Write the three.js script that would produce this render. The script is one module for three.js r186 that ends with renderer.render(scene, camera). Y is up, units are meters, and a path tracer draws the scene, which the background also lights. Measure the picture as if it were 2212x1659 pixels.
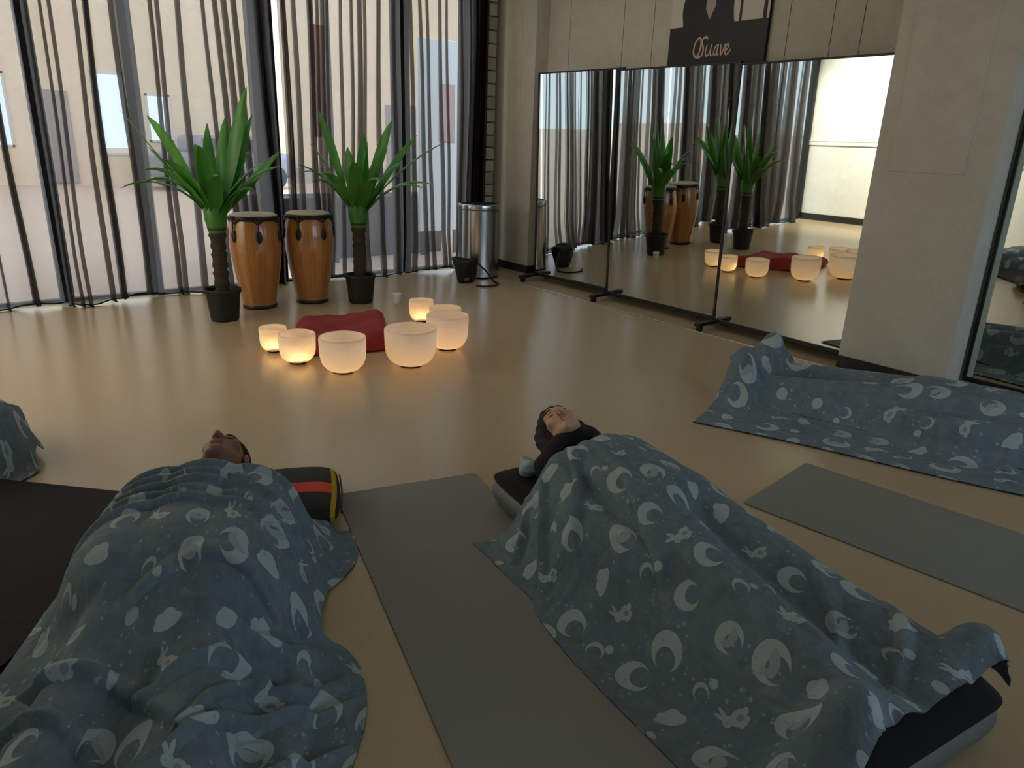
import * as THREE from 'three';
import { mergeGeometries, mergeVertices } from 'three/addons/utils/BufferGeometryUtils.js';
import { RoundedBoxGeometry } from 'three/addons/geometries/RoundedBoxGeometry.js';
import { RectAreaLightUniformsLib } from 'three/addons/lights/RectAreaLightUniformsLib.js';
import { MarchingCubes } from 'three/addons/objects/MarchingCubes.js';

// ------------------------------------------------------------------ camera, sky, light, exposure
const renderer = new THREE.WebGLRenderer({ antialias: true });
renderer.toneMapping = THREE.LinearToneMapping;
renderer.toneMappingExposure = 1.0;
renderer.shadowMap.enabled = true;
const scene = new THREE.Scene();
const camera = new THREE.PerspectiveCamera(56.04, 2212 / 1659, 0.05, 200);
camera.position.set(0, 1.4, 0);
camera.up.set(0.17166, 0.947, -0.27154);
camera.lookAt(0.59326, 1.4 - 0.31942, -0.73893);
scene.background = new THREE.Color().setRGB(2.25, 2.85, 3.45);      // even overcast sky outside the windows
RectAreaLightUniformsLib.init();
const LAMP = new THREE.Color(1, 0.92, 0.8);                        // warm white of the ceiling panel over the middle of the room
const PANEL_NITS = 1.9, WASH_CD = 38;

// ------------------------------------------------------------------ helpers
let seed = 7;
const rnd = () => { seed = (seed + 0x6d2b79f5) | 0; let q = Math.imul(seed ^ (seed >>> 15), 1 | seed); q = (q + Math.imul(q ^ (q >>> 7), 61 | q)) ^ q; return ((q ^ (q >>> 14)) >>> 0) / 4294967296; };
const R = (a, b) => a + (b - a) * rnd();
const lerp = (a, b, t) => a + (b - a) * t;
const clamp = (x, a, b) => Math.min(b, Math.max(a, x));
const smooth = (a, b, x) => { const t = clamp((x - a) / (b - a), 0, 1); return t * t * (3 - 2 * t); };
const V = (x, y, z) => new THREE.Vector3(x, y, z);
const taken = new Map();
function numbered(name) { const n = taken.get(name) ?? 0; taken.set(name, n + 1); return n ? name + '_' + String(n).padStart(3, '0') : name; }
function shadows(m) { m.castShadow = true; m.receiveShadow = true; return m; }
function obj(name, geoms, mat, parent) {
  let g = geoms;
  if (Array.isArray(geoms)) {
    const list = geoms.map((q) => { const c = q.index ? q.toNonIndexed() : q; for (const k of Object.keys(c.attributes)) if (!['position', 'normal', 'uv'].includes(k)) c.deleteAttribute(k); return c; });
    g = list.length > 1 ? mergeGeometries(list) : list[0];
  }
  const m = shadows(new THREE.Mesh(g, mat));
  m.name = parent ? name : numbered(name);
  (parent || scene).add(m);
  return m;
}
function tag(o, label, category, group) { o.userData.label = label; o.userData.category = category; if (group) o.userData.group = group; return o; }
function thing(name, label, category, [x, y, z] = [0, 0, 0], turn = 0, group) {
  const o = new THREE.Group(); o.name = numbered(name); scene.add(o);
  o.position.set(x, y, z); o.rotation.y = turn; return tag(o, label, category, group);
}
function struct(name, geoms, mat, label, category) {
  const m = obj(name, geoms, mat); m.userData.kind = 'structure'; m.userData.label = label; m.userData.category = category; return m;
}
function structGroup(name, label, category) {
  const o = new THREE.Group(); o.name = numbered(name); scene.add(o); o.userData = { kind: 'structure', label, category }; return o;
}
// box between two corners with uv in metres
function bx(x0, x1, y0, y1, z0, z1) {
  const g = new THREE.BoxGeometry(x1 - x0, y1 - y0, z1 - z0); g.translate((x0 + x1) / 2, (y0 + y1) / 2, (z0 + z1) / 2); return boxUV(g);
}
function rbx(w, h, d, r, x, y, z, seg = 3) { const g = new RoundedBoxGeometry(w, h, d, seg, r); g.translate(x, y, z); return boxUV(g); }
function boxUV(g) {
  const p = g.attributes.position, n = g.attributes.normal, uv = new Float32Array(p.count * 2);
  for (let i = 0; i < p.count; i++) {
    const ax = Math.abs(n.getX(i)), ay = Math.abs(n.getY(i)), az = Math.abs(n.getZ(i));
    if (ay >= ax && ay >= az) { uv[2 * i] = p.getX(i); uv[2 * i + 1] = p.getZ(i); }
    else if (ax >= az) { uv[2 * i] = p.getZ(i); uv[2 * i + 1] = p.getY(i); }
    else { uv[2 * i] = p.getX(i); uv[2 * i + 1] = p.getY(i); }
  }
  g.setAttribute('uv', new THREE.BufferAttribute(uv, 2)); return g;
}
function lathe(pts, seg = 40) { return new THREE.LatheGeometry(pts.map(([x, y]) => new THREE.Vector2(x, y)), seg); }
function tube(pts, r, seg = 24, rad = 8, closed = false) {
  return new THREE.TubeGeometry(new THREE.CatmullRomCurve3(pts.map((p) => V(...p)), closed), seg, r, rad, closed);
}
function place(g, { x = 0, y = 0, z = 0, rx = 0, ry = 0, rz = 0, sx = 1, sy = 1, sz = 1 }) {
  g.applyMatrix4(new THREE.Matrix4().compose(V(x, y, z), new THREE.Quaternion().setFromEuler(new THREE.Euler(rx, ry, rz)), V(sx, sy, sz))); return g;
}

// tileable value noise
function noise2(seedN, per) {
  const t = new Float32Array(per * per); let s = seedN * 7919 + 13;
  for (let i = 0; i < t.length; i++) { s = (s + 0x6d2b79f5) | 0; let q = Math.imul(s ^ (s >>> 15), 1 | s); q = (q + Math.imul(q ^ (q >>> 7), 61 | q)) ^ q; t[i] = ((q ^ (q >>> 14)) >>> 0) / 4294967296; }
  return (x, y) => {
    const xi = Math.floor(x), yi = Math.floor(y); let fx = x - xi, fy = y - yi; fx = fx * fx * (3 - 2 * fx); fy = fy * fy * (3 - 2 * fy);
    const m = (a) => ((a % per) + per) % per, a = m(xi), b = m(xi + 1), c = m(yi) * per, d = m(yi + 1) * per;
    return lerp(lerp(t[a + c], t[b + c], fx), lerp(t[a + d], t[b + d], fx), fy);
  };
}
function dataTex(n, fn, srgb, repeat = 1) {
  const d = new Uint8Array(n * n * 4);
  for (let j = 0; j < n; j++) for (let i = 0; i < n; i++) {
    const c = fn(i / n, j / n), k = 4 * (j * n + i);
    for (let q = 0; q < 3; q++) d[k + q] = clamp(Math.round((c.length ? c[q] : c) * 255), 0, 255); d[k + 3] = 255;
  }
  const t = new THREE.DataTexture(d, n, n, THREE.RGBAFormat); t.wrapS = t.wrapT = THREE.RepeatWrapping; t.magFilter = THREE.LinearFilter; t.minFilter = THREE.LinearMipmapLinearFilter; t.generateMipmaps = true;
  if (srgb) t.colorSpace = THREE.SRGBColorSpace; t.repeat.set(repeat, repeat); t.needsUpdate = true; return t;
}
function canvasTex(w, h, draw) {
  const c = document.createElement('canvas'); c.width = w; c.height = h; draw(c.getContext('2d'), w, h);
  const t = new THREE.CanvasTexture(c); t.colorSpace = THREE.SRGBColorSpace; t.wrapS = t.wrapT = THREE.RepeatWrapping; t.needsUpdate = true; return t;
}
const nA = noise2(1, 8), nB = noise2(2, 32), nC = noise2(3, 128), nD = noise2(4, 256);
const std = (color, roughness = 0.7, more = {}) => new THREE.MeshStandardMaterial({ color, roughness, side: THREE.DoubleSide, ...more });
const phy = (color, roughness = 0.7, more = {}) => new THREE.MeshPhysicalMaterial({ color, roughness, side: THREE.DoubleSide, ...more });

// ------------------------------------------------------------------ materials
const floorTex = dataTex(1024, (u, v) => {
  const m = 0.5 * nA(u * 8, v * 8) + 0.3 * nB(u * 32, v * 32) + 0.2 * nC(u * 128, v * 128), g = nD(u * 256, v * 256), sp = nD(u * 256 + 0.5, v * 256 + 77.3) > 0.93 ? 0.03 : 0;
  const k = 0.965 + 0.02 * m + 0.03 * (g - 0.5) + 0.5 * sp; return [0.725 * k, 0.64 * k, 0.515 * k];
}, true, 0.8);
const floorRough = dataTex(512, (u, v) => 0.9 + 0.1 * (0.5 * nC(u * 128, v * 128) + 0.5 * nB(u * 32, v * 32)), false, 0.37);
const plaster = dataTex(512, (u, v) => 0.5 + 0.5 * (0.5 * nC(u * 128, v * 128) + 0.5 * nB(u * 32, v * 32) - 0.5), false, 1);
const wallTint = dataTex(512, (u, v) => { const k = 0.95 + 0.07 * nA(u * 8, v * 8) * nB(u * 32, v * 32) + 0.03 * nC(u * 128, v * 128); return [k, k * 0.995, k * 0.985]; }, true, 0.4);
const flock = dataTex(256, (u, v) => nD(u * 256, v * 256) * 0.6 + nC(u * 128, v * 128) * 0.4, false, 3);
const rubberBump = dataTex(256, (u, v) => 0.5 + 0.25 * Math.sin(u * 2 * Math.PI * 40) * Math.sin(v * 2 * Math.PI * 40) + 0.25 * nD(u * 256, v * 256), false, 4);
const weave = dataTex(256, (u, v) => 0.5 + 0.3 * Math.sin(u * Math.PI * 2 * 64) + 0.2 * nD(u * 256, v * 256), false, 4);

const M = {
  floor: phy(0xffffff, 0.26, { map: floorTex, roughnessMap: floorRough, specularIntensity: 1 }),
  wall: std(0xc6c2b6, 0.85, { map: wallTint, bumpMap: plaster, bumpScale: 0.0008 }),
  whiteWall: std(0xf0ede4, 0.8, { map: wallTint, bumpMap: plaster, bumpScale: 0.0006 }),
  ceiling: std(0xd8d4cc, 0.9),
  base: std(0x23221f, 0.5),
  seam: std(0x7d776c, 0.9),
  frame: std(0x0b0b0d, 0.45),
  glass: phy(0xffffff, 0.02, { transmission: 1, thickness: 0, ior: 1.45 }),
  mirror: std(0xd4d9d3, 0.015, { metalness: 1 }),
  mirrorBack: std(0x1d1d1e, 0.7),
  brick: std(0xa8a595, 0.75, { map: wallTint, bumpMap: plaster, bumpScale: 0.002 }),
  mortar: std(0x2a2926, 0.9),
  curtain: phy(new THREE.Color().setRGB(0.44, 0.42, 0.405), 0.5, { transmission: 1, thickness: 0, ior: 1.01, specularIntensity: 0 }),
  curtainHem: std(0x0c0c0e, 0.9),
  steel: std(0xbfc3c6, 0.22, { metalness: 1 }),
  blackPlastic: std(0x101012, 0.45),
  potBlack: std(0x14130f, 0.6),
  soil: std(0x2a2019, 0.95),
  yoga: std(0x84857f, 0.85, { bumpMap: rubberBump, bumpScale: 0.001 }),
  yogaDark: std(0x141315, 0.9, { bumpMap: rubberBump, bumpScale: 0.001 }),
  flockBlack: std(0x0f1012, 0.95, { bumpMap: flock, bumpScale: 0.001 }),
  vinylGrey: std(0x5b5e5c, 0.5),
  vinylBlue: std(0x2c3140, 0.5),
};

// ------------------------------------------------------------------ room shell
const XW = 5.3, XP = 5.13, XQ = 4.74, ZQ = -2.335, ZR = -1.648, ZF = -6.95, ZB = 3.8, XL = -1.4, H = 3.15;
struct('floor', bx(XL - 0.2, XW + 0.25, -0.15, 0, ZF - 0.1, ZB + 0.2), M.floor, 'glossy beige vinyl floor of the studio', 'floor');
struct('ceiling', bx(XL - 0.2, XW + 0.25, H, H + 0.15, ZF - 0.1, ZB + 0.2), M.ceiling, 'pale flat ceiling above the studio', 'ceiling');
// right wall: core behind, boards with open joints in front
{
  const w = structGroup('wall_right', 'beige boarded wall behind the row of mirrors', 'wall');
  obj('wall_core', bx(XW + 0.02, XW + 0.2, 0, H, ZF, ZB), M.seam, w);
  const seams = [-6.2, -5.88, -5.15, -4.785, -4.035, -3.81, -3.445, -3.09, -2.865, ZQ];
  for (let i = 0; i + 1 < seams.length; i++) obj('wall_board', bx(XW - 0.004, XW + 0.02, 0, H, seams[i] + 0.003, seams[i + 1] - 0.003), M.wall, w);
  obj('wall_board', bx(XW - 0.004, XW + 0.02, 0, H, ZR, ZB), M.wall, w);
  const p1 = obj('pilaster', bx(XP, XW + 0.02, 0, H, ZF + 0.02, -6.2), M.wall, w); p1.userData.label = 'plain wall pier beside the brick jamb';
  const p2 = obj('pilaster', bx(XQ, XW + 0.02, 0, H, ZQ, ZR), M.wall, w); p2.userData.label = 'plain wall pier between the mirrors';
  // shallow raised panel mouldings on the piers
  for (const [z0, z1, y0, y1, xx] of [[-6.72, -6.42, 1.45, 2.95, XP], [-2.24, -1.8, 1.3, 2.95, XQ]])
    obj('wall_panel', rbx(0.012, y1 - y0, z1 - z0, 0.004, xx, (y0 + y1) / 2, (z0 + z1) / 2), M.wall, w);
}
struct('baseboard_right', [bx(XP - 0.012, XP, 0, 0.085, -6.85, -6.2), bx(XP - 0.012, XW, 0, 0.085, -6.2, -6.188), bx(XW - 0.018, XW - 0.004, 0, 0.085, -6.188, ZQ), bx(XQ - 0.012, XQ, 0, 0.085, ZQ, ZR)], M.base, 'black skirting board along the mirror wall', 'baseboard');
// front wall: lintel, sill, brick jamb
struct('wall_front', [bx(XL, XW + 0.02, 2.98, H, ZF - 0.12, ZF + 0.05), bx(XL, XW, -0.1, 0.0, ZF - 0.12, ZF + 0.02), bx(5.05, XW + 0.02, 0, H, ZF - 0.12, ZF + 0.02)], M.wall, 'narrow wall strip over the shop window', 'wall');
{
  const j = structGroup('trim_1', 'stacked pale bricks beside the last curtain', 'brickwork');
  obj('mortar', bx(4.93, 5.05, 0, H, -6.93, -6.83), M.mortar, j);
  const bg = [0, 1, 2].map(() => rbx(0.145, 0.12, 0.13, 0.008, 0, 0, 0, 2));
  const bm = [M.brick, std(0x9c9484, 0.75, { map: wallTint }), std(0xb0a698, 0.75, { map: wallTint })];
  for (let i = 0; i < 23; i++) { const b = obj('brick', bg[i % 3], bm[(i * 7) % 3], j); b.position.set(4.992, 0.075 + i * 0.131, -6.84 + R(-0.004, 0.004)); }
}
// left wall with chair rail, lit through the uncovered end of the window
struct('wall_left', bx(XL - 0.18, XL, 0, H, ZF, ZB), M.whiteWall, 'white painted wall at the left end of the window', 'wall');
struct('trim_2', [rbx(0.02, 0.06, ZB - ZF, 0.006, XL + 0.01, 1.18, (ZB + ZF) / 2), rbx(0.03, 0.018, ZB - ZF, 0.006, XL + 0.012, 1.215, (ZB + ZF) / 2)], M.whiteWall, 'white chair rail along the left wall', 'rail');
struct('baseboard_left', bx(XL, XL + 0.014, 0, 0.1, ZF + 0.05, ZB), M.base, 'dark skirting board along the white wall', 'baseboard');
// back wall with a wide daylight window behind the camera
const BW = [1.5, 5.0, 0.6, 2.75];
struct('wall_back', [bx(XL, BW[0], 0, H, ZB, ZB + 0.18), bx(BW[1], XW + 0.02, 0, H, ZB, ZB + 0.18), bx(BW[0], BW[1], 0, BW[2], ZB, ZB + 0.18), bx(BW[0], BW[1], BW[3], H, ZB, ZB + 0.18)], M.wall, 'beige wall behind the sleepers with a wide window', 'wall');
{
  const w = structGroup('window_2', 'wide back window letting in cool daylight', 'window');
  obj('window_frame', [bx(BW[0], BW[1], BW[2], BW[2] + 0.05, ZB + 0.04, ZB + 0.1), bx(BW[0], BW[1], BW[3] - 0.05, BW[3], ZB + 0.04, ZB + 0.1), ...[0, 1, 2, 3].map((i) => { const x = lerp(BW[0], BW[1] - 0.05, i / 3); return bx(x, x + 0.05, BW[2], BW[3], ZB + 0.04, ZB + 0.1); })], M.frame, w);
  for (let i = 0; i < 3; i++) obj('pane', bx(lerp(BW[0], BW[1] - 0.05, i / 3) + 0.05, lerp(BW[0], BW[1] - 0.05, (i + 1) / 3), BW[2] + 0.05, BW[3] - 0.05, ZB + 0.07, ZB + 0.07001), M.glass, w);
}
// shop window
{
  const w = structGroup('window_1', 'tall shop window with dark posts behind the curtains', 'window');
  obj('bottom_rail', bx(XL, 4.93, 0.0, 0.025, ZF - 0.03, ZF + 0.03), M.frame, w);
  obj('top_rail', bx(XL, 4.93, 2.9, 2.98, ZF - 0.03, ZF + 0.03), M.frame, w);
  const posts = [[XL + 0.03, 0.06], [-0.38, 0.06], [0.12, 0.11], [0.78, 0.1], [1.47, 0.1], [2.56, 0.22], [3.98, 0.17], [4.83, 0.23]];
  for (const [x, wd] of posts) obj('mullion', bx(x - wd / 2, x + wd / 2, 0.025, 2.9, ZF - 0.05, ZF + 0.05), M.frame, w);
  for (let i = 0; i + 1 < posts.length; i++) {
    const a = posts[i][0] + posts[i][1] / 2, b = posts[i + 1][0] - posts[i + 1][1] / 2, g = new THREE.PlaneGeometry(b - a, 2.84); g.translate((a + b) / 2, 1.48, ZF);
    obj('pane', g, M.glass, w);
  }
}

// ------------------------------------------------------------------ ceiling lamp and the spotlights on the left wall
for (const [x, z, lab] of [[3.5, -4.9, 'ceiling light panel above the floor before the mirrors']]) {
  const t = thing('ceiling_light', lab, 'light', [x, H, z]);
  obj('housing', rbx(0.64, 0.05, 1.24, 0.01, 0, -0.026, 0), std(0xe8e6e0, 0.6), t);
  obj('diffuser', rbx(0.58, 0.01, 1.18, 0.004, 0, -0.052, 0), std(0xfff4e4, 0.5, { emissive: LAMP, emissiveIntensity: 1.5 }), t);
  const l = new THREE.RectAreaLight(LAMP, PANEL_NITS, 0.58, 1.18); l.position.set(0, -0.062, 0); l.rotation.x = -Math.PI / 2; l.name = 'panel_light'; t.add(l);
}
for (const [z, lab] of [[-5.9, 'small track spotlight aimed at the white wall near the window'], [-4.6, 'small track spotlight aimed at the white wall farther in']]) {
  const t = thing('spotlight', lab, 'light', [0.1, H, z]);
  obj('stem', bx(-0.012, 0.012, -0.14, 0, -0.012, 0.012), M.frame, t);
  const dir = V(-1.5, -1.75, 0).normalize(), q = new THREE.Quaternion().setFromUnitVectors(V(0, -1, 0), dir);
  const can = new THREE.CylinderGeometry(0.045, 0.055, 0.14, 24, 1, true); can.applyQuaternion(q); can.translate(0, -0.18, 0); obj('can', can, M.frame, t);
  const lens = new THREE.CircleGeometry(0.046, 24); lens.rotateX(Math.PI / 2); lens.translate(0, -0.062, 0); lens.applyQuaternion(q); lens.translate(0, -0.18, 0);
  obj('lamp_lens', lens, std(0xfff4e0, 0.4, { emissive: LAMP, emissiveIntensity: 4 }), t);
  const l = new THREE.SpotLight(new THREE.Color(1, 0.96, 0.87), WASH_CD, 0, 0.8, 0.7, 2); l.position.set(dir.x * 0.08, -0.18 + dir.y * 0.08, 0); l.target.position.set(dir.x * 2, -0.18 + dir.y * 2, 0); l.castShadow = true; l.shadow.radius = 2; l.name = 'wall_wash'; t.add(l, l.target);
}
// ------------------------------------------------------------------ street outside
{
  const pave = std(0xd8baa4, 0.85, { map: wallTint }), render = std(0xf2d8b8, 0.85, { map: wallTint }), dark = std(0x2b2e33, 0.4), white = std(0xf2f4f5, 0.5), glassD = std(0xa7b1b8, 0.15), orange = std(0xd5622a, 0.6), red = std(0xa33a38, 0.6), blue = std(0x6f8fb4, 0.6);
  struct('ground', bx(-40, 50, -0.3, -0.06, -60, ZF - 0.11), pave, 'pale pavement of the street outside', 'pavement');
  const b = thing('street_building', 'pale beige building outside with bright openings, behind the curtains', 'building', [0, -0.06, 0]);
  const zb = -22, open = [[3.72, 4.62, 0.75, 2.75], [4.95, 5.55, 1.1, 2.3], [0.9, 1.9, 0.9, 2.6]];   // gaps through which the sky shows
  obj('wall', [bx(-6, 0.9, 0, 9, zb - 0.4, zb), bx(1.9, 3.72, 0, 9, zb - 0.4, zb), bx(4.62, 4.95, 0, 9, zb - 0.4, zb), bx(5.55, 45, 0, 9, zb - 0.4, zb), ...open.flatMap(([x0, x1, y0, y1]) => [bx(x0, x1, 0, y0, zb - 0.4, zb), bx(x0, x1, y1, 9, zb - 0.4, zb)])], render, b);
  for (const [x0, x1, y0, y1] of open) obj('opening_frame', [bx(x0, x0 + 0.05, y0, y1, zb, zb + 0.04), bx(x1 - 0.05, x1, y0, y1, zb, zb + 0.04), bx(x0, x1, y0, y0 + 0.05, zb, zb + 0.04), bx(x0, x1, y1 - 0.05, y1, zb, zb + 0.04)], std(0xd8d5d0, 0.6), b);
  obj('door', rbx(0.85, 2.2, 0.06, 0.02, 2.75, 1.15, zb + 0.03), std(0xa59890, 0.7), b);
  obj('door', rbx(1.1, 2.4, 0.06, 0.02, 12.6, 1.2, zb + 0.03), std(0x9a938d, 0.7), b);
  obj('plinth', bx(5.6, 45, 0, 0.45, zb, zb + 0.05), std(0xb9aca0, 0.8), b);
  const c = thing('parked_car', 'grey parked car outside low behind the left plant', 'car', [6.2, -0.06, -20.3], 0.05);
  const grey = std(0x83808a, 0.4);
  obj('body', rbx(3.6, 0.62, 1.6, 0.16, 0, 0.6, 0), grey, c);
  obj('cabin', rbx(1.9, 0.5, 1.4, 0.18, 0.1, 1.08, 0), grey, c);
  obj('side_window', rbx(1.5, 0.3, 0.03, 0.02, 0.1, 1.1, 0.7), dark, c);
  for (const x of [-1.15, 1.15]) for (const z of [-0.72, 0.72]) { const g = new THREE.CylinderGeometry(0.31, 0.31, 0.2, 20); g.rotateX(Math.PI / 2); g.translate(x, 0.31, z); obj('wheel', g, dark, c); }
  const s = thing('street_banner', 'orange banner on a pole outside between the drums and the right plant', 'banner', [3.62, -0.06, -8.1]);
  obj('pole', (() => { const g = new THREE.CylinderGeometry(0.03, 0.03, 2.9, 12); g.translate(0.12, 1.45, 0); return g; })(), dark, s);
  obj('banner_cloth', rbx(0.17, 1.15, 0.02, 0.008, 0, 2.0, 0), orange, s);
  const d = thing('street_board', 'white upright board outside behind the last curtain', 'board', [5.25, -0.06, -8.2]);
  obj('panel', rbx(0.62, 2.3, 0.05, 0.015, 0, 1.45, 0), white, d);
  obj('print', rbx(0.24, 0.7, 0.01, 0.004, 0.1, 1.75, 0.026), std(0xcfa9a4, 0.6), d);
  for (const x of [-0.25, 0.25]) obj('leg', bx(x - 0.02, x + 0.02, 0, 0.32, -0.02, 0.02), dark, d);
  const k = thing('street_planter', 'low dark planter box outside behind the right plant', 'planter', [4.1, -0.06, -8.6]);
  obj('box', rbx(2.6, 0.75, 0.5, 0.03, 0, 0.375, 0), dark, k); obj('soil', bx(-1.25, 1.25, 0.7, 0.752, -0.2, 0.2), M.soil, k);
}

// ------------------------------------------------------------------ curtains: sheer black cloth with flats and folded pleats
function curtain(x0, x1, z, label, dens, sd, hemUp, deep = 1) {
  seed = sd;
  const path = []; let x = x0, phase = R(0, 6);
  const put = (px, pz) => path.push([px, pz]);
  while (x < x1 - 0.02) {
    const w = Math.min(x1 - x, (0.025 + 0.17 * Math.pow(rnd(), 1.6)) / dens);
    const n = Math.max(3, Math.round(w / 0.012)), a = R(0.006, 0.016);
    for (let i = 0; i < n; i++) { put(x + (w * i) / n, z + a * Math.sin(phase + (i / n) * Math.PI * 1.3)); }
    phase += Math.PI * 1.3; x += w;
    if (x > x1 - 0.04) break;
    const big = rnd() < 0.3 * dens, folds = big ? 2 + Math.floor(R(0, 2.5)) : 1, fw = big ? R(0.028, 0.05) : R(0.012, 0.02), dp = deep * R(0.035, 0.075);
    for (let f = 0; f < folds; f++) {
      for (let i = 0; i < 12; i++) {
        const t = i / 12, bk = t < 0.36 ? t / 0.36 : t < 0.64 ? 1 - (t - 0.36) / 0.28 : (t - 0.64) / 0.36;
        put(x + fw * (0.12 * f) + fw * (0.06 + 0.9 * bk), z + 0.006 + dp * Math.sin(t * Math.PI * 2) * (f % 2 ? -1 : 1) + 0.01 * f);
      }
    }
    x += fw * (1 + 0.12 * (folds - 1));
  }
  const rows = 30, n = path.length, top = 2.93, pos = [], uv = [], idx = [];
  const d1 = R(0, 9), d2 = R(0, 9);
  let len = 0; const L = path.map((p, i) => (i ? (len += Math.hypot(p[0] - path[i - 1][0], p[1] - path[i - 1][1])) : 0));
  for (let r = 0; r <= rows; r++) {
    const t = Math.pow(r / rows, 1.0);
    for (let i = 0; i < n; i++) {
      const [px, pz] = path[i], u = px * 2.1;
      const drift = t * t * 0.05 * Math.sin(u * 2.3 + d1) + 0.028 * Math.sin(t * 2.6 + u * 1.1 + d2) + 0.006 * Math.sin(t * 9 + u * 5);
      const flare = 0.75 + 0.7 * t;
      const hem = 0.006 + hemUp * Math.pow(0.5 + 0.5 * Math.sin(px * 6.3 + d1), 2) + 0.01 * Math.sin(px * 23 + d2) * (0.5 + 0.5 * Math.sin(px * 3.1));
      const kick = smooth(0.86, 1, t) * 0.05 * Math.sin(px * 7.1 + d2);
      pos.push(px + drift * Math.min(1, Math.min(px - x0, x1 - px) * 6 + 0.15), lerp(top, Math.max(0.004, hem), t), z + (pz - z) * flare + kick);
      uv.push(L[i], t * 2.9);
    }
  }
  for (let r = 0; r < rows; r++) for (let i = 0; i + 1 < n; i++) { const a = r * n + i, b = a + n; idx.push(a, b, a + 1, a + 1, b, b + 1); }
  const g = new THREE.BufferGeometry(); g.setAttribute('position', new THREE.Float32BufferAttribute(pos, 3)); g.setAttribute('uv', new THREE.Float32BufferAttribute(uv, 2)); g.setIndex(idx); g.computeVertexNormals();
  const t = thing('sheer_curtain', label, 'curtain', [0, 0, 0], 0, 'sheer black curtains across the shop window');
  obj('cloth', g, M.curtain, t);
  const hp = []; for (let i = 0; i < n; i += 2) { const k = 3 * (rows * n + i); hp.push([pos[k], pos[k + 1] + 0.006, pos[k + 2]]); }
  obj('hem', tube(hp, 0.006, hp.length * 2, 5), M.curtainHem, t);
  return t;
}
curtain(-0.95, 0.74, -6.74, 'leftmost sheer black curtain at the edge of the photo', 0.9, 11, 0.03);
curtain(0.76, 1.5, -6.72, 'sheer black curtain left of the big plant, with a dark post behind it', 0.9, 23, 0.035);
curtain(1.46, 2.6, -6.77, 'sheer black curtain behind the left plant and left drum', 1.0, 37, 0.004);
curtain(2.66, 3.9, -6.76, 'sheer black curtain behind the right drum and right plant', 0.95, 51, 0.035, 0.7);
curtain(3.92, 4.95, -6.75, 'sheer black curtain nearest the bricks, above the steel bin', 0.95, 67, 0.04, 0.55);
{
  const t = thing('curtain_rail', 'dark rail carrying the black curtains', 'rail', [0, 0, 0]);
  const g = new THREE.CylinderGeometry(0.016, 0.016, 5.9, 14); g.rotateZ(Math.PI / 2); g.translate(2.1, 2.95, -6.75); obj('rod', g, M.frame, t);
  for (const x of [-0.7, 1.5, 2.63, 3.9, 4.9]) obj('bracket', bx(x - 0.012, x + 0.012, 2.93, 2.98, -6.9, -6.74), M.frame, t);
}

// ------------------------------------------------------------------ standing mirrors
function mirror(label, P0, P1, n, hTop) {   // P0, P1: [x, z] of the lower corners; n: normal with a slight forward lean
  const t = thing('standing_mirror', label, 'mirror', [0, 0, 0]);
  const nx = V(...n).normalize(), along = V(P1[0] - P0[0], 0, P1[1] - P0[1]), len = along.length(); along.normalize();
  const up = V(0, 1, 0).sub(nx.clone().multiplyScalar(nx.y)).normalize(), right = up.clone().cross(nx).normalize();
  const half = len / 2, y0 = 0.075, mid = V((P0[0] + P1[0]) / 2, 0, (P0[1] + P1[1]) / 2);
  t.matrixAutoUpdate = true;
  const m4 = new THREE.Matrix4().makeBasis(right, up, nx).setPosition(mid);
  t.position.setFromMatrixPosition(m4); t.quaternion.setFromRotationMatrix(m4);
  obj('glass', bx(-half + 0.012, half - 0.012, y0 + 0.012, hTop - 0.008, -0.004, 0), M.mirror, t);
  obj('backing', bx(-half + 0.004, half - 0.004, y0 + 0.004, hTop - 0.002, -0.025, -0.005), M.mirrorBack, t);
  for (const s of [-1, 1]) obj('side_frame', rbx(0.02, hTop - y0, 0.035, 0.004, s * (half - 0.01), (hTop + y0) / 2, -0.01), M.frame, t);
  obj('top_frame', rbx(len, 0.014, 0.035, 0.004, 0, hTop - 0.003, -0.01), M.frame, t);
  obj('bottom_frame', rbx(len, 0.03, 0.035, 0.004, 0, y0, -0.01), M.frame, t);
  return [t, half, mid, nx, right];
}
function foot(t, xl) {
  const f = obj('foot', rbx(0.05, 0.03, 0.42, 0.008, xl, 0.062, 0.0), M.blackPlastic, t);
  obj('upright', rbx(0.035, 0.12, 0.03, 0.006, xl, 0.11, -0.01), M.blackPlastic, f);
  for (const z of [-0.17, 0.17]) { const g = new THREE.CylinderGeometry(0.026, 0.026, 0.03, 16); g.rotateZ(Math.PI / 2); g.translate(xl, 0.028, z); obj('caster', g, M.blackPlastic, f); }
}
const N2 = [-0.99905719, -0.03652869, 0.0234601], N3 = [-0.99934833, -0.0275073, -0.02337249];
const px2 = (z) => (4.99967 + 0.0234601 * z) / 0.99905719, px3 = (z) => (4.7809 - 0.02337 * z) / 0.99934833;
{
  const m1 = mirror('first standing mirror, next to the pier by the steel bin', [4.995, -5.84], [4.935, -4.75], [-0.9985, -0.03, 0.045], 2.03);
  const m2 = mirror('middle standing mirror under the dark poster', [px2(-4.73), -4.73], [px2(-3.5), -3.5], N2, 2.005);
  const m3 = mirror('third standing mirror reflecting the white wall and glowing bowls', [px3(-3.48), -3.48], [px3(-2.25), -2.25], N3, 1.985);
  const m4 = mirror('mirror at the right edge beyond the wall pier', [4.975, -1.63], [4.96, -0.4], [-1, -0.01, 0], 2.0);
  for (const m of [m1, m2, m3]) foot(m[0], -m[1] + 0.01);
  foot(m4[0], m4[1] - 0.02);
}
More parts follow.
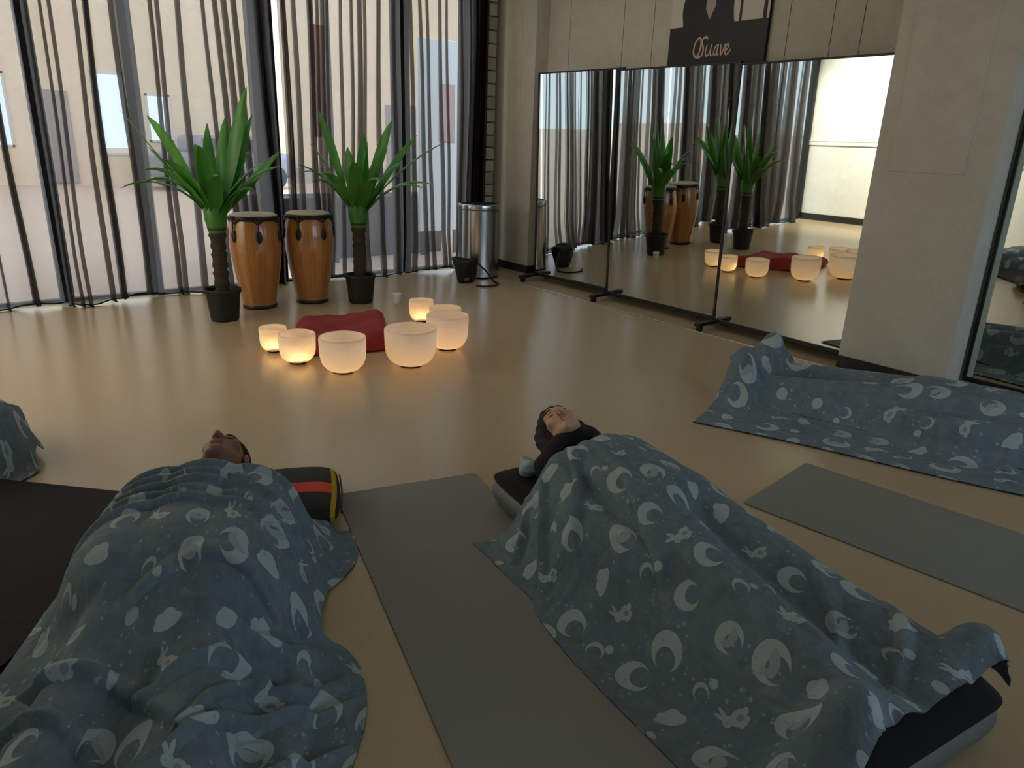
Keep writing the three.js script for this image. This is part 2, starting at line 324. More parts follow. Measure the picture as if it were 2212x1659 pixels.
tag(obj('metal_strip', rbx(0.02, 0.008, 3.6, 0.003, 4.66, 0.004, -4.0), std(0xb9b3a5, 0.3, { metalness: 0.6 })), 'thin pale metal strip on the floor before the mirrors', 'strip');

// ------------------------------------------------------------------ poster
{
  const tex = canvasTex(1024, 1024, (c, w, h) => {
    c.fillStyle = '#cfc6b6'; c.fillRect(0, 0, w, h);
    c.fillStyle = '#14100e'; c.fillRect(0, 560, w, 464);
    c.fillStyle = '#0d1416';
    c.beginPath(); c.moveTo(190, 0); c.bezierCurveTo(230, 240, 110, 330, 130, 470); c.lineTo(150, 580); c.lineTo(700, 580); c.bezierCurveTo(650, 460, 680, 300, 650, 0); c.fill();
    c.fillStyle = '#3a1420'; c.fillRect(230, 0, 190, 110);
    c.fillStyle = '#141012'; c.beginPath(); c.moveTo(640, 180); c.lineTo(1000, 280); c.lineTo(1000, 180); c.lineTo(640, 90); c.fill();
    c.fillRect(735, 200, 26, 380); c.fillRect(965, 120, 36, 460);
    c.fillStyle = '#a89a92'; c.beginPath(); c.moveTo(405, 0); c.lineTo(485, 0); c.lineTo(480, 430); c.lineTo(430, 525); c.lineTo(380, 440); c.fill(); c.beginPath(); c.moveTo(510, 0); c.lineTo(580, 0); c.lineTo(560, 330); c.lineTo(520, 360); c.fill();
    c.strokeStyle = '#c9aa96'; c.lineCap = 'round'; c.lineJoin = 'round'; c.lineWidth = 22;
    c.save(); c.translate(255, 640); c.scale(0.74, 0.86); c.transform(1, 0, -0.14, 1, 40, 0);
    // brush-script word
    const pth = (d) => c.stroke(new Path2D(d));
    pth('M95 20 C20 20 0 160 70 190 C125 205 150 60 95 20'); pth('M200 28 C165 -5 112 40 140 82 C190 122 185 205 100 196');
    c.lineWidth = 17;
    pth('M215 95 C205 160 215 195 245 185 C270 175 280 130 283 95 C278 150 280 190 305 185');
    pth('M372 105 C330 90 315 190 350 188 C380 180 380 120 380 98 C374 150 380 195 402 182');
    pth('M415 98 C425 140 430 170 440 188 C465 160 470 120 478 95');
    pth('M490 150 C540 140 535 92 510 98 C480 110 480 190 520 188 C540 180 552 165 560 150');
    c.restore();
  });
  const t = thing('wall_poster', 'dark poster with pale script lettering above the middle mirror', 'poster', [0, 0, 0]);
  const z0 = -4.56, z1 = -3.6, y0 = 1.9, y1 = 2.9;
  obj('board', bx(5.262, 5.292, y0, y1, z0, z1), M.blackPlastic, t);
  const g = new THREE.PlaneGeometry(z1 - z0, y1 - y0); g.rotateY(-Math.PI / 2); g.translate(5.2605, (y0 + y1) / 2, (z0 + z1) / 2);
  obj('print', g, std(0xffffff, 0.5, { map: tex }), t);
}

// ------------------------------------------------------------------ conga drums
const drumWood = canvasTex(1024, 512, (c, w, h) => {
  seed = 401; const staves = 16;
  for (let i = 0; i < staves; i++) {
    const k = R(0.9, 1.08); c.fillStyle = `rgb(${176 * k | 0},${118 * k | 0},${58 * k | 0})`; c.fillRect((i * w) / staves, 0, w / staves + 1, h);
    for (let j = 0; j < 40; j++) { c.fillStyle = `rgba(${R(80, 140) | 0},${R(48, 84) | 0},20,${R(0.05, 0.22)})`; c.fillRect((i + rnd()) * (w / staves), 0, R(1, 3), h); }
    c.fillStyle = 'rgba(60,34,14,0.45)'; c.fillRect((i * w) / staves, 0, 1.5, h);
  }
});
const M_drum = phy(0xffffff, 0.35, { map: drumWood, clearcoat: 0.9, clearcoatRoughness: 0.12 });
const M_hide = std(0xcabfa6, 0.75, { map: wallTint });
function conga(label, x, z, turn) {
  const t = thing('conga_drum', label, 'drum', [x, 0, z], turn, 'conga drums between the plants');
  obj('shell', lathe([[0.132, 0.02], [0.145, 0.1], [0.166, 0.22], [0.186, 0.34], [0.2, 0.45], [0.204, 0.53], [0.2, 0.61], [0.19, 0.68], [0.178, 0.735]], 56), M_drum, t);
  obj('base_ring', lathe([[0.12, 0], [0.136, 0], [0.139, 0.012], [0.136, 0.03], [0.128, 0.03]], 48), M.blackPlastic, t);
  obj('head', lathe([[0, 0.772], [0.1, 0.773], [0.165, 0.77], [0.178, 0.762], [0.181, 0.745]], 56), M_hide, t);
  obj('rim', lathe([[0.181, 0.722], [0.189, 0.722], [0.192, 0.74], [0.188, 0.757], [0.181, 0.757]], 56), M.blackPlastic, t);
  for (let i = 0; i < 6; i++) {
    const a = (i / 6) * Math.PI * 2, hook = new THREE.Group(), g1 = tube([[0.19, 0.75, 0], [0.206, 0.735, 0], [0.205, 0.68, 0], [0.213, 0.63, 0]], 0.005, 16, 6);
    g1.rotateY(a);
    const lug = obj('lug', (() => { const g = new THREE.SphereGeometry(1, 14, 10); g.scale(0.012, 0.05, 0.024); g.translate(0.206, 0.6, 0); g.rotateY(a); return g; })(), M.blackPlastic, t);
    obj('tension_hook', g1, M.blackPlastic, lug);
    const cv = tube([[0.187, 0.735, -0.06], [0.19, 0.72, -0.03], [0.195, 0.702, 0], [0.19, 0.72, 0.03], [0.187, 0.735, 0.06]], 0.006, 18, 6); cv.rotateY(a); obj('hoop_scallop', cv, M.blackPlastic, lug);
  }
  return t;
}
conga('wooden conga drum right beside the left plant trunk', 2.06, -6.0, 0.35);
conga('wooden conga drum standing nearer the right plant', 2.52, -5.99, 0.75);

// ------------------------------------------------------------------ artificial plants
const leafTex = canvasTex(128, 512, (c, w, h) => {
  seed = 77; c.fillStyle = '#478f31'; c.fillRect(0, 0, w, h);
  for (let i = 0; i < 60; i++) { c.fillStyle = `rgba(${R(30, 120) | 0},${R(110, 180) | 0},${R(20, 60) | 0},${R(0.08, 0.25)})`; c.fillRect(rnd() * w, 0, R(1, 4), h); }
  c.fillStyle = 'rgba(120,190,80,0.55)'; c.fillRect(w / 2 - 2, 0, 4, h);
});
const M_leaf = phy(0xffffff, 0.45, { map: leafTex, transmission: 0.4, thickness: 0 });
const barkTex = canvasTex(256, 512, (c, w, h) => {
  seed = 5; c.fillStyle = '#3a3226'; c.fillRect(0, 0, w, h);
  for (let y = 0; y < h; y += 14) { c.fillStyle = `rgba(15,10,6,${R(0.3, 0.7)})`; c.fillRect(0, y + R(-3, 3), w, R(2, 5)); }
  for (let i = 0; i < 700; i++) { c.fillStyle = `rgba(${R(40, 110) | 0},${R(34, 90) | 0},${R(24, 60) | 0},0.35)`; c.fillRect(rnd() * w, rnd() * h, R(1, 3), R(4, 20)); }
});
const M_bark = std(0xffffff, 0.9, { map: barkTex });
function leafGeom(from, tip, arch, width, twist) {
  const A = V(...from), C = V(...tip), mid = A.clone().lerp(C, 0.5); mid.y += arch;
  const curve = new THREE.QuadraticBezierCurve3(A, mid, C), n = 14, pos = [], uv = [], idx = [];
  const side0 = C.clone().sub(A).setY(0); if (side0.length() < 0.03) side0.set(1, 0, 0.3); side0.normalize();
  for (let i = 0; i <= n; i++) {
    const t = i / n, p = curve.getPoint(t), tan = curve.getTangent(t), s = V(side0.z, 0, -side0.x).applyAxisAngle(tan, twist * (0.4 + t)), nn = s.clone().cross(tan).normalize();
    const w = 1.3 * width * (0.42 * (1 - t) + 1.75 * Math.pow(t, 0.6) * Math.pow(1 - t, 0.85) + 0.004);
    for (let k = -2; k <= 2; k++) { const q = p.clone().addScaledVector(s, (k / 2) * w).addScaledVector(nn, 0.3 * w * (k / 2) * (k / 2)); pos.push(q.x, q.y, q.z); uv.push(0.5 + k / 4.2, t); }
  }
  for (let i = 0; i < n; i++) for (let k = 0; k < 4; k++) { const a = i * 5 + k, b = a + 5; idx.push(a, b, a + 1, a + 1, b, b + 1); }
  const g = new THREE.BufferGeometry(); g.setAttribute('position', new THREE.Float32BufferAttribute(pos, 3)); g.setAttribute('uv', new THREE.Float32BufferAttribute(uv, 2)); g.setIndex(idx); g.computeVertexNormals(); return g;
}
const CR = V(0.779, 0, 0.627);     // level direction to the right as the viewer sees it
const CD = V(0.627, 0, -0.779);    // and away from the viewer
function plant(label, x, z, crownY, tips, sd) {
  seed = sd;
  const t = thing('potted_dracaena', label, 'plant', [x, 0, z], 0, 'two tall potted plants by the curtains');
  obj('pot', lathe([[0.0, 0.0], [0.098, 0.0], [0.104, 0.01], [0.125, 0.215], [0.136, 0.218], [0.138, 0.245], [0.13, 0.248], [0.124, 0.235], [0.118, 0.2]], 36), M.potBlack, t);
  obj('soil', lathe([[0, 0.212], [0.06, 0.214], [0.121, 0.206]], 24), M.soil, t);
  const trunk = []; for (let i = 0; i <= 22; i++) { const y = lerp(0.2, crownY - 0.02, i / 22); trunk.push([0.052 + 0.006 * Math.sin(i * 2.1) + (i % 2 ? 0.004 : 0) + 0.012 * smooth(0.75, 1, i / 22), y]); }
  obj('trunk', lathe(trunk, 24), M_bark, t);
  obj('leaf_sheath', lathe([[0.06, crownY - 0.07], [0.082, crownY + 0.03], [0.085, crownY + 0.1], [0.05, crownY + 0.2], [0.01, crownY + 0.26]], 20), M_leaf, t);
  for (const [dr, h, dd, arch, w, , tw] of tips) {
    const a = Math.atan2(dd, dr), st = [CR.x * Math.cos(a) * 0.04 + CD.x * Math.sin(a) * 0.04, crownY + 0.02 + R(0, 0.06), CR.z * Math.cos(a) * 0.04 + CD.z * Math.sin(a) * 0.04];
    obj('leaf', leafGeom(st, [CR.x * dr + CD.x * dd, h, CR.z * dr + CD.z * dd], arch, w, tw ?? R(-0.3, 0.3)), M_leaf, t);
  }
}
// [right, height, away, arch, half width, unused, twist]
plant('taller potted plant with arching leaves left of the drums', 1.671, -5.685, 0.74, [
  [0.30, 1.70, 0.02, 0.1, 0.055, 1, 1.2], [-0.68, 1.53, 0.1, 0.02, 0.022, 1, 0.6], [-0.38, 1.48, -0.1, 0.16, 0.055, 1, 0.9], [-0.72, 0.96, 0.05, 0.26, 0.03, 0, 0.3], [-0.5, 1.27, 0.1, 0.08, 0.045, 0, 0.7],
  [0.5, 1.27, 0.05, 0.05, 0.045, 0, 0.8], [0.55, 1.17, -0.1, 0.16, 0.04, 0, 0.4], [0.48, 1.2, -0.25, 0.14, 0.04, 0, 0.4], [0.2, 1.36, 0.1, 0.1, 0.045, 1, 1.0], [0.29, 1.52, 0.12, 0.06, 0.04, 1, 1.1], [-0.1, 1.45, 0.25, 0.12, 0.05, 0, 0.6],
  [0.05, 1.3, -0.3, 0.16, 0.05, 1, 0.3], [-0.2, 1.2, -0.35, 0.2, 0.05, 0, 0.2], [0.2, 1.1, -0.42, 0.22, 0.045, 0, 0.2], [-0.35, 1.12, -0.3, 0.24, 0.045, 0, 0.3], [-0.25, 1.3, 0.35, 0.16, 0.05, 1, 0.3], [0.15, 1.25, 0.42, 0.2, 0.05, 1, 0.2], [0.38, 1.0, -0.2, 0.2, 0.04, 0, 0.3], [-0.45, 1.02, -0.12, 0.26, 0.045, 0, 0.3], [0.1, 1.5, 0.1, 0.08, 0.05, 1, 0.9],
], 501);
plant('shorter potted plant with thin curling leaves right of the drums', 2.869, -5.753, 0.72, [
  [-0.31, 1.6, 0.0, 0.14, 0.05, 1, 1.0], [0.3, 1.53, 0.05, 0.12, 0.05, 1, 1.0], [0.5, 1.42, 0.08, 0.1, 0.04, 1, 0.8], [0.78, 1.39, 0.1, 0.16, 0.018, 1, 0.4], [0.66, 1.02, 0.0, 0.24, 0.03, 0, 0.3], [0.6, 1.0, -0.2, 0.26, 0.028, 0, 0.3], [-0.5, 1.15, -0.05, 0.2, 0.024, 0, 0.4], [-0.54, 1.06, 0.1, 0.28, 0.016, 0, 0.3], [-0.42, 1.33, 0.1, 0.12, 0.03, 0, 0.6], [0.4, 1.2, -0.1, 0.14, 0.045, 0, 0.7],
  [0.05, 1.2, -0.35, 0.2, 0.05, 1, 0.2], [-0.22, 1.1, -0.35, 0.22, 0.045, 0, 0.2], [0.25, 1.06, -0.35, 0.24, 0.045, 0, 0.2], [-0.15, 1.3, 0.35, 0.16, 0.05, 1, 0.3], [0.2, 1.3, 0.35, 0.16, 0.05, 1, 0.3], [0.05, 1.42, 0.1, 0.1, 0.05, 1, 0.8], [-0.35, 1.02, -0.15, 0.24, 0.04, 0, 0.3], [0.12, 1.36, -0.12, 0.12, 0.05, 1, 0.6],
], 733);

// ------------------------------------------------------------------ steel bin, black bag, cup
{
  const t = thing('steel_bin', 'tall brushed steel bin in the corner by the bricks', 'bin', [4.56, 0, -6.34]);
  obj('body', lathe([[0, 0.012], [0.212, 0.012], [0.218, 0.02], [0.218, 0.7], [0.216, 0.702]], 64), M.steel, t);
  obj('base_ring', lathe([[0.15, 0], [0.218, 0], [0.22, 0.018], [0.214, 0.02]], 48), M.blackPlastic, t);
  obj('collar', lathe([[0.216, 0.708], [0.22, 0.71], [0.22, 0.752], [0.214, 0.76], [0.204, 0.762]], 64), M.steel, t);
  obj('lid', lathe([[0, 0.742], [0.1, 0.742], [0.15, 0.75], [0.204, 0.758]], 48), M.blackPlastic, t);
}
{
  const t = thing('black_bag', 'small black bag slumped on the floor before the steel bin', 'bag', [4.23, 0, -6.1]);
  const g = lathe([[0, 0], [0.075, 0.0], [0.09, 0.01], [0.1, 0.06], [0.12, 0.13], [0.138, 0.2], [0.14, 0.235], [0.13, 0.242], [0.122, 0.225], [0.1, 0.2], [0, 0.19]], 30), p = g.attributes.position;
  for (let i = 0; i < p.count; i++) { const x = p.getX(i), y = p.getY(i), z = p.getZ(i), a = Math.atan2(z, x), k = 1 + 0.09 * Math.sin(a * 3 + y * 9) + 0.05 * Math.sin(a * 7 - y * 20); p.setX(i, x * k); p.setZ(i, z * k * 0.8); p.setY(i, y * (1 + 0.06 * Math.sin(a * 2))); }
  g.computeVertexNormals(); obj('body', g, M.blackPlastic, t);
  obj('strap', tube([[0.1, 0.2, 0.06], [0.2, 0.1, 0.1], [0.24, 0.02, 0.16], [0.2, 0.009, 0.3], [0.05, 0.009, 0.34], [-0.05, 0.009, 0.26]], 0.009, 40, 6), M.blackPlastic, t);
  obj('buckle', rbx(0.05, 0.03, 0.012, 0.004, -0.04, 0.045, 0.085), std(0x8b8b88, 0.3, { metalness: 0.8 }), t);
}
{
  const t = thing('plastic_cup', 'small white cup on the floor right of the right plant', 'cup', [3.118, 0, -5.549]);
  obj('wall', lathe([[0, 0.003], [0.024, 0.003], [0.026, 0.0], [0.0275, 0.004], [0.036, 0.088], [0.034, 0.088], [0.026, 0.008], [0, 0.007]], 28), phy(0xeeeeea, 0.4, { transmission: 0.3, thickness: 0 }), t);
  const g = new THREE.TorusGeometry(0.036, 0.0022, 8, 32); g.rotateX(Math.PI / 2); g.translate(0, 0.088, 0); obj('rim', g, std(0xeeeeea, 0.4), t);
}

// ------------------------------------------------------------------ red cushion mat and singing bowls
{
  const P = (a, b) => { // corners back-left, back-right, front-right, front-left
    const q = [[2.02, -5.14], [2.72, -5.06], [2.34, -4.24], [1.72, -4.42]];
    const top = [lerp(q[0][0], q[1][0], a), lerp(q[0][1], q[1][1], a)], bot = [lerp(q[3][0], q[2][0], a), lerp(q[3][1], q[2][1], a)];
    return [lerp(top[0], bot[0], b), lerp(top[1], bot[1], b)];
  };
  const n = 56, pos = [], uv = [], idx = [];
  for (let s = 0; s < 2; s++) for (let j = 0; j <= n; j++) for (let i = 0; i <= n; i++) {
    const a = i / n, b = j / n, [x, z] = P(a, b), e = Math.min(a, 1 - a, b, 1 - b), ed = Math.pow(clamp(e / 0.09, 0, 1), 0.42);
    const hgt = 0.075 + 0.03 * smooth(0.35, 1, a) + 0.014 * Math.sin(a * 5 + b * 3) + 0.012 * smooth(0.55, 0.75, a + 0.3 * b) + 0.006 * Math.sin(b * 16 + a * 5) + 0.004 * Math.sin(a * 25 - b * 12);
    pos.push(x, s ? 0.002 + 0.012 * (1 - ed) : 0.014 + hgt * ed, z); uv.push(a, b);
  }
  const m = (n + 1) * (n + 1);
  for (let s = 0; s < 2; s++) for (let j = 0; j < n; j++) for (let i = 0; i < n; i++) { const a = s * m + j * (n + 1) + i, b = a + n + 1; if (!s) idx.push(a, b, a + 1, a + 1, b, b + 1); else idx.push(a, a + 1, b, a + 1, b + 1, b); }
  const g = new THREE.BufferGeometry(); g.setAttribute('position', new THREE.Float32BufferAttribute(pos, 3)); g.setAttribute('uv', new THREE.Float32BufferAttribute(uv, 2)); g.setIndex(idx); g.computeVertexNormals();
  tag(obj('floor_cushion', g, phy(0x8f2226, 0.8, { bumpMap: weave, bumpScale: 0.0008, sheen: 0.4, sheenColor: new THREE.Color(0xb04040), sheenRoughness: 0.6 })), 'red padded cushion mat on the floor amid the glowing bowls', 'cushion');
}
const frosted = dataTex(256, (u, v) => { const k = 0.96 + 0.02 * nC(u * 128, v * 128) + 0.02 * nB(u * 32, v * 32); return [k, k, k]; }, true, 2);
const M_bowl = phy(new THREE.Color().setRGB(0.93, 0.88, 0.83), 1, { map: frosted, transmission: 0.55, thickness: 0, ior: 1.2, specularIntensity: 0.3 });
const flameCol = new THREE.Color(1, 0.56, 0.2);
function bowl(label, x, z, r, h, cd, lx = 0, lz = 0) {
  const t = thing('singing_bowl', label, 'bowl', [x, 0, z], 0, 'frosted crystal bowls glowing on the floor');
  const pr = [[0, 0.012], [r * 0.4, 0.013], [r * 0.62, h * 0.085], [r * 0.82, h * 0.19], [r * 0.94, h * 0.33], [r * 0.985, h * 0.48], [r, h * 0.7], [r, h * 0.985], [r - 0.003, h], [r - 0.007, h - 0.001], [r - 0.0085, h - 0.02]];
  const curve = new THREE.CatmullRomCurve3(pr.map(([a, b]) => V(a, b, 0))).getPoints(48).map((p) => [Math.max(0, p.x), p.y]);
  obj('wall', lathe(curve, 64), M_bowl, t);
  const ring = new THREE.TorusGeometry(r * 0.4, 0.008, 10, 40); ring.rotateX(Math.PI / 2); ring.translate(0, 0.008, 0); obj('rubber_ring', ring, M.blackPlastic, t);
  // little battery candle inside
  const c = thing('tea_light', label.replace(/^(.*?)bowl.*/, (q, a) => 'small electric candle inside the ' + a + 'bowl').slice(0, 90), 'candle', [x + lx, 0, z + lz], 0, 'electric candles inside the bowls');
  const y0 = Math.hypot(lx, lz) > r * 0.35 ? h * 0.1 + 0.012 : 0.016;
  obj('body', lathe([[0, y0], [0.018, y0], [0.019, y0 + 0.002], [0.019, y0 + 0.018], [0.016, y0 + 0.02], [0, y0 + 0.019]], 24), std(0xf0eadc, 0.6), c);
  obj('flame_bulb', lathe([[0, y0 + 0.019], [0.005, y0 + 0.022], [0.006, y0 + 0.028], [0.003, y0 + 0.038], [0, y0 + 0.043]], 16), std(0xffd080, 0.5, { emissive: new THREE.Color(1, 0.62, 0.16), emissiveIntensity: 6 }), c);
  const p = new THREE.PointLight(flameCol, cd, 0, 2); p.position.set(0, y0 + 0.03, 0); p.castShadow = true; p.shadow.radius = 0.25; c.add(p); p.name = 'candle_light';
}
bowl('smallest far left bowl with a bright yellow glow', 1.663, -4.641, 0.089, 0.17, 0.034, -0.012, 0.038);
bowl('small bowl second from the left with a yellow spot', 1.698, -4.319, 0.115, 0.195, 0.042, -0.015, 0.05);
bowl('medium white bowl nearest the camera', 1.856, -3.991, 0.142, 0.228, 0.045);
bowl('largest white bowl right of the red cushion', 2.278, -3.89, 0.165, 0.25, 0.055);
bowl('tall white bowl at the right end of the ring', 2.69, -4.09, 0.145, 0.245, 0.05);
bowl('half hidden bowl behind the right end one', 2.94, -4.5, 0.12, 0.19, 0.034);
bowl('small amber bowl farthest back with an amber glow', 2.955, -4.871, 0.098, 0.175, 0.034, -0.02, 0.04);

// ------------------------------------------------------------------ mats and mattresses
function flatMat(name, label, cat, cx, cz, w, l, th, turn, mat, r = 0.02) {
  const s = new THREE.Shape(), a = w / 2, b = l / 2; s.moveTo(-a + r, -b); s.lineTo(a - r, -b); s.quadraticCurveTo(a, -b, a, -b + r); s.lineTo(a, b - r); s.quadraticCurveTo(a, b, a - r, b); s.lineTo(-a + r, b); s.quadraticCurveTo(-a, b, -a, b - r); s.lineTo(-a, -b + r); s.quadraticCurveTo(-a, -b, -a + r, -b);
  const g = new THREE.ExtrudeGeometry(s, { depth: th - 0.002, bevelEnabled: true, bevelThickness: 0.001, bevelSize: 0.001, bevelSegments: 1, curveSegments: 6 }); g.rotateX(-Math.PI / 2); g.translate(0, 0.001, 0);
  const m = obj(name, g, mat); m.position.set(cx, 0, cz); m.rotation.y = turn; return tag(m, label, cat);
}
// centre of a mat from one corner, width direction u and length direction v
const matAt = (c, u, w, v, l) => [c[0] + u[0] * w / 2 + v[0] * l / 2, c[1] + u[1] * w / 2 + v[1] * l / 2];
{
  let u = [0.968, 0.25], v = [-0.25, 0.968], c = matAt([1.105, -2.5], u, 0.61, v, 1.83);
  flatMat('yoga_mat', 'grey yoga mat between the two sleepers in front', 'mat', c[0], c[1], 0.61, 1.83, 0.006, -Math.atan2(u[1], u[0]), M.yoga);
  u = [0.99, -0.12]; v = [0.12, 0.99]; c = matAt([2.46, -1.49], u, 0.6, v, 1.83);
  flatMat('yoga_mat', 'grey yoga mat at the right before the farther sleeper', 'mat', c[0], c[1], 0.6, 1.83, 0.006, -Math.atan2(u[1], u[0]), M.yoga);
  u = [0.69, 0.72]; v = [-0.72, 0.69]; c = matAt([-0.02, -3.42], u, 0.92, v, 1.9);
  flatMat('black_mat', 'wide black mat lying at the left edge', 'mat', c[0], c[1], 0.98, 1.9, 0.02, -Math.atan2(u[1], u[0]), M.yogaDark, 0.04);
}
function airMattress(label, x, z, w, l, h, turn, group) {
  const t = thing('air_mattress', label, 'mattress', [x, 0.007, z], turn, group);
  const shell = (w0, l0, y0, y1, r, rows, bulge) => { // rounded-rectangle loop extruded upward with a bulging side
    const pos = [], idx = [], seg = 96, loop = [];
    for (let i = 0; i < seg; i++) { const a = (i / seg) * Math.PI * 2, c = Math.cos(a), s = Math.sin(a), e = 0.16, sx = Math.sign(c) * Math.pow(Math.abs(c), e), sz = Math.sign(s) * Math.pow(Math.abs(s), e); loop.push([sx * w0 / 2, sz * l0 / 2, c, s]); }
    for (let j = 0; j <= rows; j++) { const t2 = j / rows, y = lerp(y0, y1, t2), k = bulge * Math.sin(t2 * Math.PI); for (const [px, pz] of loop) { const m = Math.hypot(px, pz); pos.push(px + (Math.abs(px) > w0 * 0.45 ? Math.sign(px) : px / m) * k, y, pz + (Math.abs(pz) > l0 * 0.45 ? Math.sign(pz) : pz / m) * k); } }
    for (let j = 0; j < rows; j++) for (let i = 0; i < seg; i++) { const a = j * seg + i, b = j * seg + ((i + 1) % seg); idx.push(a, a + seg, b, b, a + seg, b + seg); }
    const g = new THREE.BufferGeometry(); g.setAttribute('position', new THREE.Float32BufferAttribute(pos, 3)); g.setIndex(idx); g.computeVertexNormals(); g.setAttribute('uv', new THREE.Float32BufferAttribute(new Float32Array(pos.length / 3 * 2), 2)); return boxUV(g);
  };
  obj('side_wall', shell(w - 0.04, l - 0.04, 0.012, h - 0.05, 0.1, 12, 0.022), M.vinylGrey, t);
  obj('side_band', shell(w - 0.03, l - 0.03, h * 0.3, h * 0.5, 0.1, 6, 0.014), M.vinylBlue, t);
  // flocked top: grid with rounded rim
  const n = 40, pos = [], idx = [];
  for (let j = 0; j <= n; j++) for (let i = 0; i <= n; i++) {
    let a = i / n * 2 - 1, b = j / n * 2 - 1; const rr = Math.pow(Math.pow(Math.abs(a), 12) + Math.pow(Math.abs(b), 12), 1 / 12), mx = Math.max(Math.abs(a), Math.abs(b), 1e-6), k = mx / Math.max(rr, 1e-6);
    a *= k; b *= k; const e = smooth(0.86, 1, mx);
    pos.push(a * (w / 2), h - 0.05 * e * e - 0.006 * Math.pow(Math.cos(a * 9), 2) * (1 - e), b * (l / 2));
  }
  for (let j = 0; j < n; j++) for (let i = 0; i < n; i++) { const a = j * (n + 1) + i, b = a + n + 1; idx.push(a, b, a + 1, a + 1, b, b + 1); }
  const g = new THREE.BufferGeometry(); g.setAttribute('position', new THREE.Float32BufferAttribute(pos, 3)); g.setIndex(idx); g.computeVertexNormals(); boxUV(g);
  obj('flocked_top', g, M.flockBlack, t);
  obj('base', bx(-w / 2 + 0.04, w / 2 - 0.04, 0, 0.014, -l / 2 + 0.04, l / 2 - 0.04), M.vinylBlue, t);
}
airMattress('black inflatable mattress with grey sides under the dark haired sleeper', 1.748, -1.225, 0.6, 1.7, 0.17, -0.14);

// ------------------------------------------------------------------ people
const len3 = Math.hypot;
const capsule = (p, a, b, ra, rb) => { const bx_ = b[0] - a[0], by = b[1] - a[1], bz = b[2] - a[2], px = p[0] - a[0], py = p[1] - a[1], pz = p[2] - a[2], l2 = bx_ * bx_ + by * by + bz * bz, h = clamp((px * bx_ + py * by + pz * bz) / l2, 0, 1); return len3(px - bx_ * h, py - by * h, pz - bz * h) - lerp(ra, rb, h); };
const ellipsoid = (p, c, r) => { const x = p[0] - c[0], y = p[1] - c[1], z = p[2] - c[2], k0 = len3(x / r[0], y / r[1], z / r[2]), k1 = len3(x / (r[0] * r[0]), y / (r[1] * r[1]), z / (r[2] * r[2])); return k1 < 1e-9 ? -Math.min(...r) : (k0 * (k0 - 1)) / k1; };
const smin = (a, b, k) => { const h = Math.max(k - Math.abs(a - b), 0) / k; return Math.min(a, b) - h * h * k * 0.25; };
const smax = (a, b, k) => -smin(-a, -b, k);
function meshField(fn, lo, hi, N) {
  const mc = new MarchingCubes(N, new THREE.MeshBasicMaterial(), false, false, 120000); mc.isolation = 0;
  const f = mc.field, h = N / 2;
  for (let k = 0; k < N; k++) for (let j = 0; j < N; j++) for (let i = 0; i < N; i++) {
    const edge = i < 2 || j < 2 || k < 2 || i > N - 3 || j > N - 3 || k > N - 3;
    const p = [lerp(lo[0], hi[0], ((i - h) / h + 1) / 2), lerp(lo[1], hi[1], ((j - h) / h + 1) / 2), lerp(lo[2], hi[2], ((k - h) / h + 1) / 2)];
    f[i + j * N + k * N * N] = edge ? Math.min(-0.001, -fn(p)) : -fn(p);
  }
  mc.update();
  const n = mc.count, src = mc.positionArray, pos = new Float32Array(n * 3);
  for (let i = 0; i < n; i++) for (let q = 0; q < 3; q++) pos[3 * i + q] = lerp(lo[q], hi[q], (src[3 * i + q] + 1) / 2);
  let g = new THREE.BufferGeometry(); g.setAttribute('position', new THREE.BufferAttribute(pos, 3)); g = mergeVertices(g, 1e-5); g.computeVertexNormals();
  // outward winding: the field grows along the normal
  const p = g.attributes.position, nn = g.attributes.normal; let s = 0;
  for (let i = 0; i < p.count; i += 37) { const a = [p.getX(i), p.getY(i), p.getZ(i)], e = 0.004; s += fn([a[0] + e * nn.getX(i), a[1] + e * nn.getY(i), a[2] + e * nn.getZ(i)]) > fn([a[0] - e * nn.getX(i), a[1] - e * nn.getY(i), a[2] - e * nn.getZ(i)]) ? 1 : -1; }
  if (s < 0) { const ix = g.index.array; for (let i = 0; i < ix.length; i += 3) { const t = ix[i]; ix[i] = ix[i + 1]; ix[i + 1] = t; } g.computeVertexNormals(); }
  return g;
}
